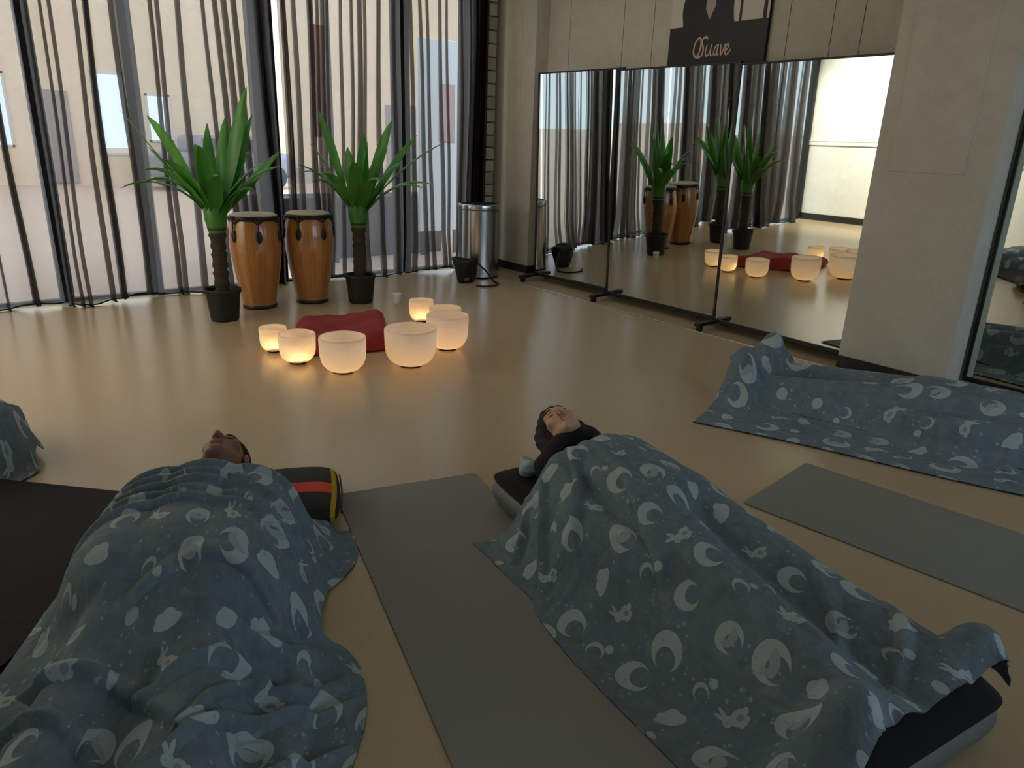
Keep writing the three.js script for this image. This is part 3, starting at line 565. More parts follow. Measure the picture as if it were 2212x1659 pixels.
// head in its own frame: y to the crown, z out of the face
function headField(p) {
  const q = [Math.abs(p[0]), p[1], p[2]];
  let d = ellipsoid(p, [0, 0.036, -0.016], [0.074, 0.086, 0.094]);
  d = smin(d, ellipsoid(p, [0, -0.035, 0.022], [0.058, 0.082, 0.066]), 0.03);
  d = smin(d, capsule(q, [0.05, -0.05, 0.0], [0.018, -0.1, 0.06], 0.016, 0.015), 0.025);
  d = smin(d, ellipsoid(p, [0, -0.1, 0.068], [0.02, 0.017, 0.016]), 0.022);
  d = smin(d, ellipsoid(q, [0.042, -0.018, 0.056], [0.022, 0.02, 0.02]), 0.025);
  d = smin(d, capsule(q, [0.012, 0.026, 0.08], [0.045, 0.026, 0.064], 0.01, 0.009), 0.02);
  d = smax(d, -ellipsoid(q, [0.032, 0.006, 0.098], [0.02, 0.014, 0.022]), 0.014);
  d = smin(d, ellipsoid(q, [0.032, 0.004, 0.07], [0.0155, 0.011, 0.0125]), 0.005);
  d = smin(d, capsule(p, [0, 0.018, 0.084], [0, -0.03, 0.112], 0.007, 0.0115), 0.012);
  d = smin(d, ellipsoid(q, [0.0125, -0.034, 0.1], [0.0085, 0.008, 0.011]), 0.008);
  d = smax(d, -ellipsoid(q, [0.0075, -0.0425, 0.106], [0.004, 0.006, 0.005]), 0.003);
  d = smin(d, ellipsoid(p, [0, -0.061, 0.09], [0.025, 0.006, 0.009]), 0.006);
  d = smin(d, ellipsoid(p, [0, -0.073, 0.088], [0.022, 0.007, 0.009]), 0.006);
  d = smin(d, ellipsoid(q, [0.077, -0.002, -0.008], [0.009, 0.03, 0.018]), 0.008);
  d = smin(d, capsule(p, [0, -0.07, -0.02], [0, -0.165, -0.085], 0.05, 0.048), 0.025);
  return d;
}
// joints of a body lying on its back: x across, y up, z towards the feet, hips at the origin
function lyingBody(s, base, spread, toeOut, toeUp = 0.235) {
  const J = (x, y, z) => [x * s, base + y * s, z * s], parts = [];
  const cap = (a, b, ra, rb) => parts.push([a, b, ra * s, rb * s]);
  cap(J(-0.08, 0.11, -0.42), J(-0.07, 0.11, -0.02), 0.108, 0.105); cap(J(0.08, 0.11, -0.42), J(0.07, 0.11, -0.02), 0.108, 0.105);
  cap(J(0, 0.125, -0.42), J(0, 0.12, -0.05), 0.112, 0.11); cap(J(-0.16, 0.095, -0.48), J(0.16, 0.095, -0.48), 0.075, 0.075);
  cap(J(0, 0.1, -0.5), J(0, 0.1, -0.62), 0.055, 0.05);
  for (const q of [-1, 1]) {
    cap(J(q * 0.19, 0.09, -0.47), J(q * 0.255, 0.07, -0.18), 0.055, 0.045); cap(J(q * 0.255, 0.07, -0.18), J(q * 0.235, 0.06, 0.06), 0.043, 0.032);
    cap(J(q * 0.235, 0.06, 0.06), J(q * 0.225, 0.05, 0.2), 0.034, 0.02);
    cap(J(q * 0.09, 0.1, 0), J(q * (0.1 + spread), 0.075, 0.44), 0.092, 0.062); cap(J(q * (0.1 + spread), 0.075, 0.44), J(q * (0.11 + spread * 1.6), 0.05, 0.86), 0.06, 0.042);
    cap(J(q * (0.11 + spread * 1.6), 0.045, 0.88), J(q * (0.11 + spread * 1.6 + toeOut), toeUp, 0.93), 0.045, 0.03);
  }
  return parts;
}
const skinField = (parts) => (p) => { let d = 9; for (const [a, b, ra, rb] of parts) d = smin(d, capsule(p, a, b, ra, rb), 0.03); return d; };
function person(o) {
  const t = thing('person', o.label, 'person', [o.x, 0, o.z], o.turn);
  const parts = lyingBody(o.s, o.base, o.spread ?? 0.03, o.toeOut ?? 0.05, o.toeUp), f = skinField(parts);
  const body = meshField(f, [-0.42, o.base - 0.06, -0.72 * o.s], [0.42, o.base + 0.36, 1.02 * o.s], 72);
  const head = meshField(headField, [-0.13, -0.22, -0.15], [0.13, 0.16, 0.15], 92);
  // lay the head back: crown away from the feet, face up
  const m = new THREE.Matrix4().makeBasis(V(1, 0, 0), V(0, 0, -1), V(0, 1, 0)).premultiply(new THREE.Matrix4().makeRotationFromEuler(new THREE.Euler(o.tilt ?? 0, o.yaw ?? 0, o.roll ?? 0, 'ZYX')));
  m.setPosition(o.hx ?? 0, o.base + (o.hy ?? 0.135), -0.74 * o.s); m.scale(V(o.s * 1.0, o.s * 1.0, o.s * 1.0));
  head.applyMatrix4(m);
  const clean = (g) => { g = g.toNonIndexed(); g.computeVertexNormals(); g = mergeVertices(g, 1e-5); g.computeVertexNormals(); return g; };
  for (const g of [body, head]) g.setAttribute('uv', new THREE.BufferAttribute(new Float32Array(g.attributes.position.count * 2), 2));
  const both = mergeGeometries([body, head].map((g) => { const c = g.clone(); return c; }));
  obj('body', both, o.skin, t);
  // clothes: the same figure a little fuller, from the neck down
  const cl = meshField((p) => Math.max(f(p) - 0.012, (-0.6 * o.s - p[2])), [-0.44, o.base - 0.05, -0.74 * o.s], [0.44, o.base + 0.38, 1.05 * o.s], 72);
  cl.setAttribute('uv', new THREE.BufferAttribute(new Float32Array(cl.attributes.position.count * 2), 2)); obj('clothing', cl, o.cloth, t);
  const hair = meshField(o.hair, [-0.19, -0.24, -0.19], [0.19, 0.19, 0.15], 84); hair.applyMatrix4(m);
  hair.setAttribute('uv', new THREE.BufferAttribute(new Float32Array(hair.attributes.position.count * 2), 2)); boxUV(hair); obj('hair', hair, o.hairMat, t);
  // lips, brows and closed lashes
  for (const [nm, mat, geoms] of [
    ['lips', o.lip, [place(new THREE.SphereGeometry(1, 18, 10), { y: -0.0612, z: 0.0925, sx: 0.021, sy: 0.0042, sz: 0.0075 }), place(new THREE.SphereGeometry(1, 18, 10), { y: -0.0715, z: 0.0905, sx: 0.019, sy: 0.005, sz: 0.0075 })]],
    ['eyebrow', o.hairMat, [tube([[0.014, 0.03, 0.0905], [0.03, 0.0345, 0.086], [0.048, 0.03, 0.072]], 0.0028, 12, 6)]], ['eyebrow', o.hairMat, [tube([[-0.014, 0.03, 0.0905], [-0.03, 0.0345, 0.086], [-0.048, 0.03, 0.072]], 0.0028, 12, 6)]],
    ['eyelashes', o.hairMat, [tube([[0.018, 0.001, 0.0785], [0.032, -0.0035, 0.0822], [0.046, 0.001, 0.0755]], 0.0016, 12, 5)]], ['eyelashes', o.hairMat, [tube([[-0.018, 0.001, 0.0785], [-0.032, -0.0035, 0.0822], [-0.046, 0.001, 0.0755]], 0.0016, 12, 5)]],
  ]) { const g = mergeGeometries(geoms.map((q) => q.toNonIndexed())); g.applyMatrix4(m); obj(nm, g, mat, t); }
  if (o.extra) o.extra(t, m);
  return parts;
}
const hairMat = std(0x0e0908, 0.75, { bumpMap: flock, bumpScale: 0.002 });
const shortHair = (p) => { let d = ellipsoid(p, [0, 0.042, -0.022], [0.08, 0.09, 0.1]); d = smax(d, -ellipsoid(p, [0, -0.03, 0.12], [0.085, 0.1, 0.09]), 0.01); return Math.max(d, -(p[1] + 0.05)); };
const longHair = (p) => {
  let d = ellipsoid(p, [0, 0.04, -0.026], [0.088, 0.096, 0.104]);
  d = smin(d, ellipsoid(p, [0.06, -0.05, -0.05], [0.05, 0.12, 0.055]), 0.03); d = smin(d, ellipsoid(p, [-0.07, -0.03, -0.05], [0.055, 0.13, 0.06]), 0.03);
  d += 0.004 * Math.sin(p[0] * 160 + p[1] * 30) * Math.sin(p[1] * 50 + p[2] * 60);
  return smax(d, -ellipsoid(p, [0, -0.035, 0.11], [0.068, 0.115, 0.1]), 0.012);
};
const lightSkin = phy(0xc99a80, 0.55), darkSkin = phy(0x835a49, 0.55);
const jacket = std(0x101014, 0.9), greyCloth = std(0x3a3d42, 0.9);

// ------------------------------------------------------------------ blankets: a cloth sheet relaxed over each sleeper
const printTex = canvasTex(2048, 2048, (c, w, h) => {
  seed = 9001; c.fillStyle = '#667780'; c.fillRect(0, 0, w, h);
  for (let i = 0; i < 5000; i++) { c.fillStyle = rnd() < 0.5 ? `rgba(60,68,74,${R(0.03, 0.1)})` : `rgba(160,166,168,${R(0.03, 0.09)})`; c.beginPath(); c.ellipse(rnd() * w, rnd() * h, R(4, 40), R(4, 40), 0, 0, 7); c.fill(); }
  const pale = '#a2b0b3', mid = '#919ea2';
  const disc = (x, y, r) => { c.fillStyle = pale; c.beginPath(); c.arc(x, y, r, 0, 7); c.fill(); };
  const moon = (x, y, r, a, fat) => { c.save(); c.translate(x, y); c.rotate(a); c.fillStyle = pale; c.beginPath(); c.arc(0, 0, r, 0.35, Math.PI * 2 - 0.35); c.arc(r * (fat ? 0.42 : 0.3), 0, r * (fat ? 0.62 : 0.8), Math.PI * 2 - 0.6, 0.6, true); c.closePath(); c.fill(); c.restore(); };
  const cloud = (x, y, r, a) => { c.save(); c.translate(x, y); c.rotate(a); c.fillStyle = pale; c.beginPath(); c.ellipse(0, 0, r * 1.5, r * 0.62, 0, 0, 7); c.ellipse(-r * 0.6, -r * 0.4, r * 0.6, r * 0.6, 0, 0, 7); c.ellipse(r * 0.3, -r * 0.55, r * 0.75, r * 0.7, 0, 0, 7); c.fill(); c.restore(); };
  const star = (x, y, r) => { c.fillStyle = mid; c.beginPath(); for (let i = 0; i < 10; i++) { const q = i % 2 ? r * 0.42 : r, a = i * Math.PI / 5; c.lineTo(x + q * Math.sin(a), y - q * Math.cos(a)); } c.fill(); };
  const rabbit = (x, y, s, a) => { c.save(); c.translate(x, y); c.rotate(a); c.scale(s, s); c.fillStyle = pale; c.beginPath(); c.ellipse(0, 0, 34, 24, 0.2, 0, 7); c.fill(); c.beginPath(); c.ellipse(-38, -18, 21, 18, 0, 0, 7); c.fill(); c.beginPath(); c.ellipse(-50, -46, 7, 24, -0.4, 0, 7); c.fill(); c.beginPath(); c.ellipse(-34, -48, 7, 24, 0.1, 0, 7); c.fill(); c.beginPath(); c.arc(36, 2, 11, 0, 7); c.fill(); c.beginPath(); c.ellipse(6, 24, 26, 9, 0, 0, 7); c.fill(); c.fillStyle = 'rgba(110,118,122,0.6)'; c.beginPath(); c.ellipse(4, 4, 16, 10, 0.5, 0, 7); c.fill(); c.beginPath(); c.arc(-44, -18, 2.6, 0, 7); c.fill(); c.restore(); };
  const spots = []; const cell = 256;
  for (let j = 0; j < 8; j++) for (let i = 0; i < 8; i++) spots.push([i * cell + 128 + R(-46, 46), j * cell + 128 + R(-46, 46), (i * 3 + j * 5 + Math.floor(R(0, 2))) % 6]);
  for (const [x, y, k] of spots) {
    const a = R(-0.6, 0.6), s = R(0.85, 1.15);
    if (k === 0 || k === 3) { moon(x, y, 84 * s, a + R(0.6, 2.6), true); if (rnd() < 0.7) { const e = a + R(-0.5, 0.5); c.save(); c.translate(x + 8, y + 14); c.rotate(e); c.fillStyle = mid; c.beginPath(); c.ellipse(0, 0, 44 * s, 24 * s, 0, 0, 7); c.fill(); c.beginPath(); c.arc(-40 * s, -12 * s, 20 * s, 0, 7); c.fill(); c.beginPath(); c.ellipse(-48 * s, -38 * s, 6 * s, 18 * s, -0.3, 0, 7); c.fill(); c.beginPath(); c.ellipse(-32 * s, -38 * s, 6 * s, 18 * s, 0.3, 0, 7); c.fill(); c.beginPath(); c.arc(44 * s, -4 * s, 10 * s, 0, 7); c.fill(); c.restore(); } }
    else if (k === 1) rabbit(x, y, 1.25 * s, a); else if (k === 2) cloud(x, y, 50 * s, a); else if (k === 4) disc(x, y, 38 * s); else { moon(x, y, 46 * s, a + 2, false); disc(x + 70, y + 40, 24); }
  }
  for (let i = 0; i < 420; i++) { const x = rnd() * w, y = rnd() * h; if (rnd() < 0.5) star(x, y, R(7, 16)); else { c.fillStyle = mid; c.beginPath(); c.arc(x, y, R(2.5, 6), 0, 7); c.fill(); } }
});
const M_blanket = phy(0xffffff, 0.95, { map: printTex, bumpMap: flock, bumpScale: 0.0012, sheen: 0.5, sheenColor: new THREE.Color(0x8a969c), sheenRoughness: 0.5 });
const TILE = 1.32;
// support heights on a grid from capsules, boxes [x0,x1,z0,z1,y,turn?] in the sleeper's own frame
function supportGrid(parts, boxes, b, pad, bridge) {
  const st = 0.015, nx = Math.ceil((b[1] - b[0]) / st) + 1, nz = Math.ceil((b[3] - b[2]) / st) + 1, h = new Float32Array(nx * nz);
  for (const [x0, x1, z0, z1, y] of boxes) for (let j = 0; j < nz; j++) for (let i = 0; i < nx; i++) { const x = b[0] + i * st, z = b[2] + j * st; if (x > x0 && x < x1 && z > z0 && z < z1) { const e = Math.min(x - x0, x1 - x, z - z0, z1 - z); h[j * nx + i] = Math.max(h[j * nx + i], y - 0.015 * (1 - smooth(0, 0.03, e))); } }
  for (const [p, q, ra, rb] of parts) { const n = 40; for (let k = 0; k <= n; k++) { const t = k / n, c = [0, 1, 2].map((m) => lerp(p[m], q[m], t)), r = lerp(ra, rb, t) + pad;
    for (let j = Math.max(0, Math.floor((c[2] - r - b[2]) / st)); j <= Math.min(nz - 1, Math.ceil((c[2] + r - b[2]) / st)); j++) for (let i = Math.max(0, Math.floor((c[0] - r - b[0]) / st)); i <= Math.min(nx - 1, Math.ceil((c[0] + r - b[0]) / st)); i++) {
      const d2 = (b[0] + i * st - c[0]) ** 2 + (b[2] + j * st - c[2]) ** 2; if (d2 < r * r) h[j * nx + i] = Math.max(h[j * nx + i], c[1] + Math.sqrt(r * r - d2)); } } }
  const slope = (src, k) => { const o = src.slice(); for (let pass = 0; pass < 2; pass++) { for (let j = 0; j < nz; j++) for (let i = 0; i < nx; i++) { const a = j * nx + i; for (const [dx, dz, L] of [[-1, 0, 1], [0, -1, 1], [-1, -1, 1.414], [1, -1, 1.414]]) { const x = i + dx, z = j + dz; if (x >= 0 && x < nx && z >= 0) o[a] = Math.max(o[a], o[z * nx + x] - k * st * L); } } for (let j = nz - 1; j >= 0; j--) for (let i = nx - 1; i >= 0; i--) { const a = j * nx + i; for (const [dx, dz, L] of [[1, 0, 1], [0, 1, 1], [1, 1, 1.414], [-1, 1, 1.414]]) { const x = i + dx, z = j + dz; if (x >= 0 && x < nx && z < nz) o[a] = Math.max(o[a], o[z * nx + x] - k * st * L); } } } return o; };
  const shut = (src, k) => { const d = slope(src, k); for (let i = 0; i < d.length; i++) d[i] = -d[i]; const e = slope(d, k); for (let i = 0; i < e.length; i++) e[i] = -e[i]; return e; };
  if (bridge) { const c = shut(h, bridge); for (let j = 0; j < nz; j++) for (let i = 0; i < nx; i++) { const x = b[0] + i * st, k = j * nx + i, m = 1 - smooth(0.1, 0.2, Math.abs(x)); if (m > 0) h[k] = lerp(h[k], Math.max(h[k], c[k] - 0.012), m); } }
  const at = (f) => (x, z) => { const u = clamp((x - b[0]) / st, 0, nx - 1.001), v = clamp((z - b[2]) / st, 0, nz - 1.001), i = Math.floor(u), j = Math.floor(v), fu = u - i, fv = v - j; return lerp(lerp(f[j * nx + i], f[j * nx + i + 1], fu), lerp(f[(j + 1) * nx + i], f[(j + 1) * nx + i + 1], fu), fv); };
  return { hard: at(slope(h, 2.4)), soft: (k) => at(slope(h, k)) };
}
// foot: list of rows [z-left/right corners]; corners = { hl, hr, fl, fr } in the local frame
function blanket(o) {
  seed = o.seed;
  const nu = o.nu, nv = o.nv, N = nu * nv, P = new Float32Array(N * 3), Q = new Float32Array(N * 3), env = o.grid.soft(o.tent ?? 1.3), hard = o.grid.hard, nz = noise2(o.seed, 16);
  for (let j = 0; j < nv; j++) for (let i = 0; i < nu; i++) {
    const u = i / (nu - 1), v = j / (nv - 1), [x, z] = o.map(u, v), k = 3 * (j * nu + i);
    P[k] = x; P[k + 2] = z; P[k + 1] = Math.max(env(x, z), o.lift ? o.lift(u, v, x, z) : 0) + 0.012 + 0.01 * nz(u * 9, v * 9);
  }
  const cons = [], add = (a, b, st, sl) => { const d = len3(P[3 * a] - P[3 * b], P[3 * a + 1] - P[3 * b + 1], P[3 * a + 2] - P[3 * b + 2]); cons.push(a, b, d * sl, st); };
  for (let j = 0; j < nv; j++) for (let i = 0; i < nu; i++) {
    const a = j * nu + i, v = j / (nv - 1), u = i / (nu - 1), su = o.slackU(u, v), sv = o.slackV(u, v);
    if (i + 1 < nu) add(a, a + 1, 1, su); if (j + 1 < nv) add(a, a + nu, 1, sv);
    if (i + 1 < nu && j + 1 < nv) { add(a, a + nu + 1, 0.4, (su + sv) / 2); add(a + 1, a + nu, 0.4, (su + sv) / 2); }
    if (i + 2 < nu) add(a, a + 2, o.bend ?? 0.12, su); if (j + 2 < nv) add(a, a + 2 * nu, o.bend ?? 0.12, sv);
  }
  // seed creases so that slack gathers where the photo shows folds
  if (o.crease) for (let j = 0; j < nv; j++) for (let i = 0; i < nu; i++) { const k = 3 * (j * nu + i); P[k + 1] += o.crease(i / (nu - 1), j / (nv - 1), P[k], P[k + 2]); }
  Q.set(P);
  const C = new Float32Array(cons), nc = C.length / 4;
  for (let step = 0; step < o.steps; step++) {
    for (let i = 0; i < N; i++) { const k = 3 * i; for (let q = 0; q < 3; q++) { const v = (P[k + q] - Q[k + q]) * 0.9; Q[k + q] = P[k + q]; P[k + q] += v; } P[k + 1] -= 0.0011; }
    for (let it = 0; it < 7; it++) for (let c0 = 0; c0 < nc; c0++) {
      const c = (it & 1 ? nc - 1 - c0 : c0) * 4, a = 3 * C[c], b = 3 * C[c + 1], dx = P[b] - P[a], dy = P[b + 1] - P[a + 1], dz = P[b + 2] - P[a + 2], d = Math.sqrt(dx * dx + dy * dy + dz * dz) + 1e-9, f = (0.5 * C[c + 3] * (d - C[c + 2])) / d;
      P[a] += dx * f; P[a + 1] += dy * f; P[a + 2] += dz * f; P[b] -= dx * f; P[b + 1] -= dy * f; P[b + 2] -= dz * f;
    }
    for (let i = 0; i < N; i++) { const k = 3 * i, y = hard(P[k], P[k + 2]) + 0.006; if (P[k + 1] < y) { P[k + 1] = y; P[k] = lerp(P[k], Q[k], 0.97); P[k + 2] = lerp(P[k + 2], Q[k + 2], 0.97); Q[k + 1] = y; } }
  }
  // smooth once, refine 2x with Catmull-Rom, then give it thickness
  const S = P.slice();
  for (let j = 1; j + 1 < nv; j++) for (let i = 1; i + 1 < nu; i++) for (let q = 0; q < 3; q++) { const k = 3 * (j * nu + i) + q; S[k] = 0.5 * P[k] + 0.125 * (P[k - 3] + P[k + 3] + P[k - 3 * nu] + P[k + 3 * nu]); }
  const mu = 2 * nu - 1, mv = 2 * nv - 1, T = new Float32Array(mu * mv * 3), g4 = (a, b, c, d) => (-a + 9 * b + 9 * c - d) / 16;
  const get = (i, j, q) => S[3 * (clamp(j, 0, nv - 1) * nu + clamp(i, 0, nu - 1)) + q];
  for (let q = 0; q < 3; q++) {
    for (let j = 0; j < nv; j++) for (let i = 0; i < mu; i++) T[3 * (2 * j * mu + i) + q] = i & 1 ? g4(get((i - 3) / 2, j, q), get((i - 1) / 2, j, q), get((i + 1) / 2, j, q), get((i + 3) / 2, j, q)) : get(i / 2, j, q);
    for (let j = 1; j < mv; j += 2) for (let i = 0; i < mu; i++) { const f = (r) => T[3 * (clamp(r, 0, mv - 1) * mu + i) + q]; T[3 * (j * mu + i) + q] = g4(f(Math.max(j - 3, 0)), f(j - 1), f(j + 1), f(Math.min(j + 3, mv - 1))); }
  }
  if (o.folds) {   // sewn-in look of real folds: ridges along lines given in blanket coordinates (metres across, metres along)
    const W = o.size[0], Ln = o.size[1], base = new THREE.BufferGeometry(), bi = []; base.setAttribute('position', new THREE.BufferAttribute(T.slice(), 3));
    for (let j = 0; j + 1 < mv; j++) for (let i = 0; i + 1 < mu; i++) { const a = j * mu + i, b = a + mu; bi.push(a, b, a + 1, a + 1, b, b + 1); }
    base.setIndex(bi); base.computeVertexNormals(); const bn = base.attributes.normal.array, sg = bn[1 + 3 * (Math.floor(mv / 2) * mu + Math.floor(mu / 2))] < 0 ? -1 : 1;
    for (const { pts, amp, w, lean = 0.5 } of o.folds) {
      const line = new THREE.CatmullRomCurve3(pts.map(([u, v]) => V(u * W, v * Ln, 0))).getPoints(40), n = line.length;
      const lo = [1e9, 1e9], hi = [-1e9, -1e9]; for (const p of line) { lo[0] = Math.min(lo[0], p.x); lo[1] = Math.min(lo[1], p.y); hi[0] = Math.max(hi[0], p.x); hi[1] = Math.max(hi[1], p.y); }
      for (let j = 0; j < mv; j++) for (let i = 0; i < mu; i++) {
        const x = (i / (mu - 1)) * W, y = (j / (mv - 1)) * Ln; if (x < lo[0] - 3 * w || x > hi[0] + 3 * w || y < lo[1] - 3 * w || y > hi[1] + 3 * w) continue;
        let bd = 1e9, bt = 0, sd = 1; for (let q = 0; q + 1 < n; q++) { const a = line[q], b = line[q + 1], ex = b.x - a.x, ey = b.y - a.y, h = clamp(((x - a.x) * ex + (y - a.y) * ey) / (ex * ex + ey * ey + 1e-12), 0, 1), d = len3(x - a.x - ex * h, y - a.y - ey * h); if (d < bd) { bd = d; bt = (q + h) / (n - 1); sd = Math.sign(ex * (y - a.y) - ey * (x - a.x)) || 1; } }
        const r = (bd / w) * (sd > 0 ? 1 + lean : 1 - 0.5 * lean); if (r > 2.4) continue;
        const f = amp * Math.pow(Math.sin(Math.PI * clamp(bt, 0.001, 0.999)), 0.5) * (Math.exp(-r * r * 1.8) - 0.35 * Math.exp(-(r - 1.35) * (r - 1.35) * 5)), k = 3 * (j * mu + i);
        for (let q = 0; q < 3; q++) T[k + q] += f * bn[k + q] * sg;
      }
    }
    for (let i = 0; i < mu * mv; i++) { const y = hard(T[3 * i], T[3 * i + 2]) + 0.005; if (T[3 * i + 1] < y) T[3 * i + 1] = y; }
  }
  const top = new THREE.BufferGeometry(), idx = []; top.setAttribute('position', new THREE.BufferAttribute(T, 3));
  for (let j = 0; j + 1 < mv; j++) for (let i = 0; i + 1 < mu; i++) { const a = j * mu + i, b = a + mu; idx.push(a, b, a + 1, a + 1, b, b + 1); }
  top.setIndex(idx); top.computeVertexNormals();
  const nn = top.attributes.normal.array, M2 = mu * mv, pos = new Float32Array(M2 * 6), uv = new Float32Array(M2 * 4), nor = new Float32Array(M2 * 6), flip = nn[1 + 3 * (Math.floor(mv / 2) * mu + Math.floor(mu / 2))] < 0 ? -1 : 1;
  for (let i = 0; i < M2; i++) for (let q = 0; q < 3; q++) { const n = nn[3 * i + q] * flip; pos[3 * i + q] = T[3 * i + q] + n * 0.003; pos[3 * (M2 + i) + q] = T[3 * i + q] - n * 0.0025; nor[3 * i + q] = n; nor[3 * (M2 + i) + q] = -n; }
  const lu = o.size[0] / (mu - 1) / TILE, lv = o.size[1] / (mv - 1) / TILE;
  for (let j = 0; j < mv; j++) for (let i = 0; i < mu; i++) for (const off of [0, M2]) { const k = 2 * (off + j * mu + i); uv[k] = o.uv0[0] + i * lu; uv[k + 1] = o.uv0[1] - j * lv; }
  const id2 = idx.slice(); for (let k = 0; k < idx.length; k += 3) id2.push(M2 + idx[k], M2 + idx[k + 2], M2 + idx[k + 1]);
  const edge = (a, b) => id2.push(a, a + M2, b, b, a + M2, b + M2);
  for (let i = 0; i + 1 < mu; i++) { edge(i, i + 1); edge((mv - 1) * mu + i, (mv - 1) * mu + i + 1); } for (let j = 0; j + 1 < mv; j++) { edge(j * mu, (j + 1) * mu); edge(j * mu + mu - 1, (j + 1) * mu + mu - 1); }
  const g = new THREE.BufferGeometry(); g.setAttribute('position', new THREE.BufferAttribute(pos, 3)); g.setAttribute('normal', new THREE.BufferAttribute(nor, 3)); g.setAttribute('uv', new THREE.BufferAttribute(uv, 2)); g.setIndex(id2);
  const m = obj('fleece_blanket', g, M_blanket); m.position.set(o.x, 0, o.z); m.rotation.y = o.turn;
  return tag(m, o.label, 'blanket', 'grey fleece blankets printed with moons');
}
// bilinear map of a blanket from its corners, with bowed edges
const quad = (hl, hr, fl, fr, bow = () => [0, 0]) => (u, v) => { const [bx_, bz] = bow(u, v); return [lerp(lerp(hl[0], hr[0], u), lerp(fl[0], fr[0], u), v) + bx_, lerp(lerp(hl[1], hr[1], u), lerp(fl[1], fr[1], u), v) + bz]; };
const local = (o, x, z) => { const c = Math.cos(o.turn), s = Math.sin(o.turn), dx = x - o.x, dz = z - o.z; return [c * dx - s * dz, s * dx + c * dz]; };

// dark haired sleeper on the inflatable mattress
{
  const o = { x: 1.706, z: -1.26, turn: -0.17, base: 0.182, s: 0.88, toeUp: 0.13, toeOut: 0.1 };
  const parts = person({ ...o, label: 'dark haired person asleep on the inflatable mattress, chin up', skin: lightSkin, cloth: jacket, hair: longHair, hairMat, lip: std(0xa05a52, 0.5), tilt: 0.04, yaw: 0.0, roll: 0.34, hx: -0.035, hy: 0.17,
    extra: (t) => { // hood of the jacket bunched round the neck
      const g = meshField((p) => { let d = 9; for (let i = 0; i < 9; i++) { const a = -0.5 + (i / 8) * (Math.PI + 1.0), x = -0.02 + 0.115 * Math.cos(a), y = 0.24 + 0.1 * Math.sin(a), z = -0.565 - 0.02 * Math.sin(a * 2.0); d = smin(d, ellipsoid(p, [x, y, z], [0.05 + 0.008 * Math.sin(i * 3), 0.045, 0.06]), 0.03); } return d; }, [-0.26, 0.08, -0.72], [0.24, 0.46, -0.42], 60);
      g.setAttribute('uv', new THREE.BufferAttribute(new Float32Array(g.attributes.position.count * 2), 2)); obj('jacket_collar', g, jacket, t);
    } });
  const L = (x, z) => local(o, x, z), grid = supportGrid(parts, [[-0.28, 0.37, -0.85, 0.91, 0.175]], [-1.0, 1.0, -1.0, 1.2], 0.02, 0.55);
  blanket({ ...o, label: 'grey moon print blanket spread over the dark haired sleeper', seed: 31, nu: 92, nv: 112, grid, size: [1.5, 1.62], uv0: [0.1, 0.9], steps: 90, tent: 1.1,
    map: quad(L(1.35, -1.87), L(2.13, -1.72), L(1.15, -0.46), L(1.9, -0.36), (u, v) => [-0.035 * Math.sin(v * 3) * (1 - u), 0.05 * Math.sin(u * Math.PI) * (1 - v) + 0.02 * Math.sin(u * 9) * v]),
    slackU: () => 1.006, slackV: () => 1.004,
    folds: [{ pts: [[0.42, 0.01], [0.36, 0.12], [0.26, 0.22], [0.17, 0.3]], amp: 0.026, w: 0.03 }, { pts: [[0.3, 0.02], [0.22, 0.1], [0.1, 0.2], [0.03, 0.27]], amp: 0.026, w: 0.026 }, { pts: [[0.2, 0.01], [0.13, 0.07], [0.03, 0.13]], amp: 0.022, w: 0.022 }, { pts: [[0.47, 0.02], [0.46, 0.2], [0.36, 0.42], [0.24, 0.6]], amp: 0.014, w: 0.04 },
      { pts: [[0.5, 0.6], [0.42, 0.78], [0.5, 0.93]], amp: 0.014, w: 0.035 }, { pts: [[0.72, 0.66], [0.6, 0.8], [0.46, 0.86]], amp: 0.016, w: 0.03 }, { pts: [[0.8, 0.78], [0.7, 0.88], [0.52, 0.95]], amp: 0.018, w: 0.028 }, { pts: [[0.9, 0.5], [0.82, 0.75], [0.84, 0.95]], amp: 0.014, w: 0.03 }] });
}
{
  seed = 311; const g = new THREE.IcosahedronGeometry(0.042, 4), p = g.attributes.position;
  for (let i = 0; i < p.count; i++) { const x = p.getX(i), y = p.getY(i), z = p.getZ(i), k = 1 + 0.16 * Math.sin(x * 90 + y * 60) + 0.14 * Math.sin(z * 110 - x * 40) + 0.1 * Math.sin(y * 150 + z * 70); p.setXYZ(i, x * k, Math.max(y * k * 0.7, -0.028), z * k * 1.25); }
  let q = mergeVertices(g.deleteAttribute('normal') && g, 1e-4); q.computeVertexNormals();
  const m = obj('crumpled_cloth', q, std(0x9fb0b3, 0.95)); m.position.set(1.655, 0.208, -1.93); tag(m, 'small pale crumpled cloth beside the dark hair on the mattress', 'cloth');
}
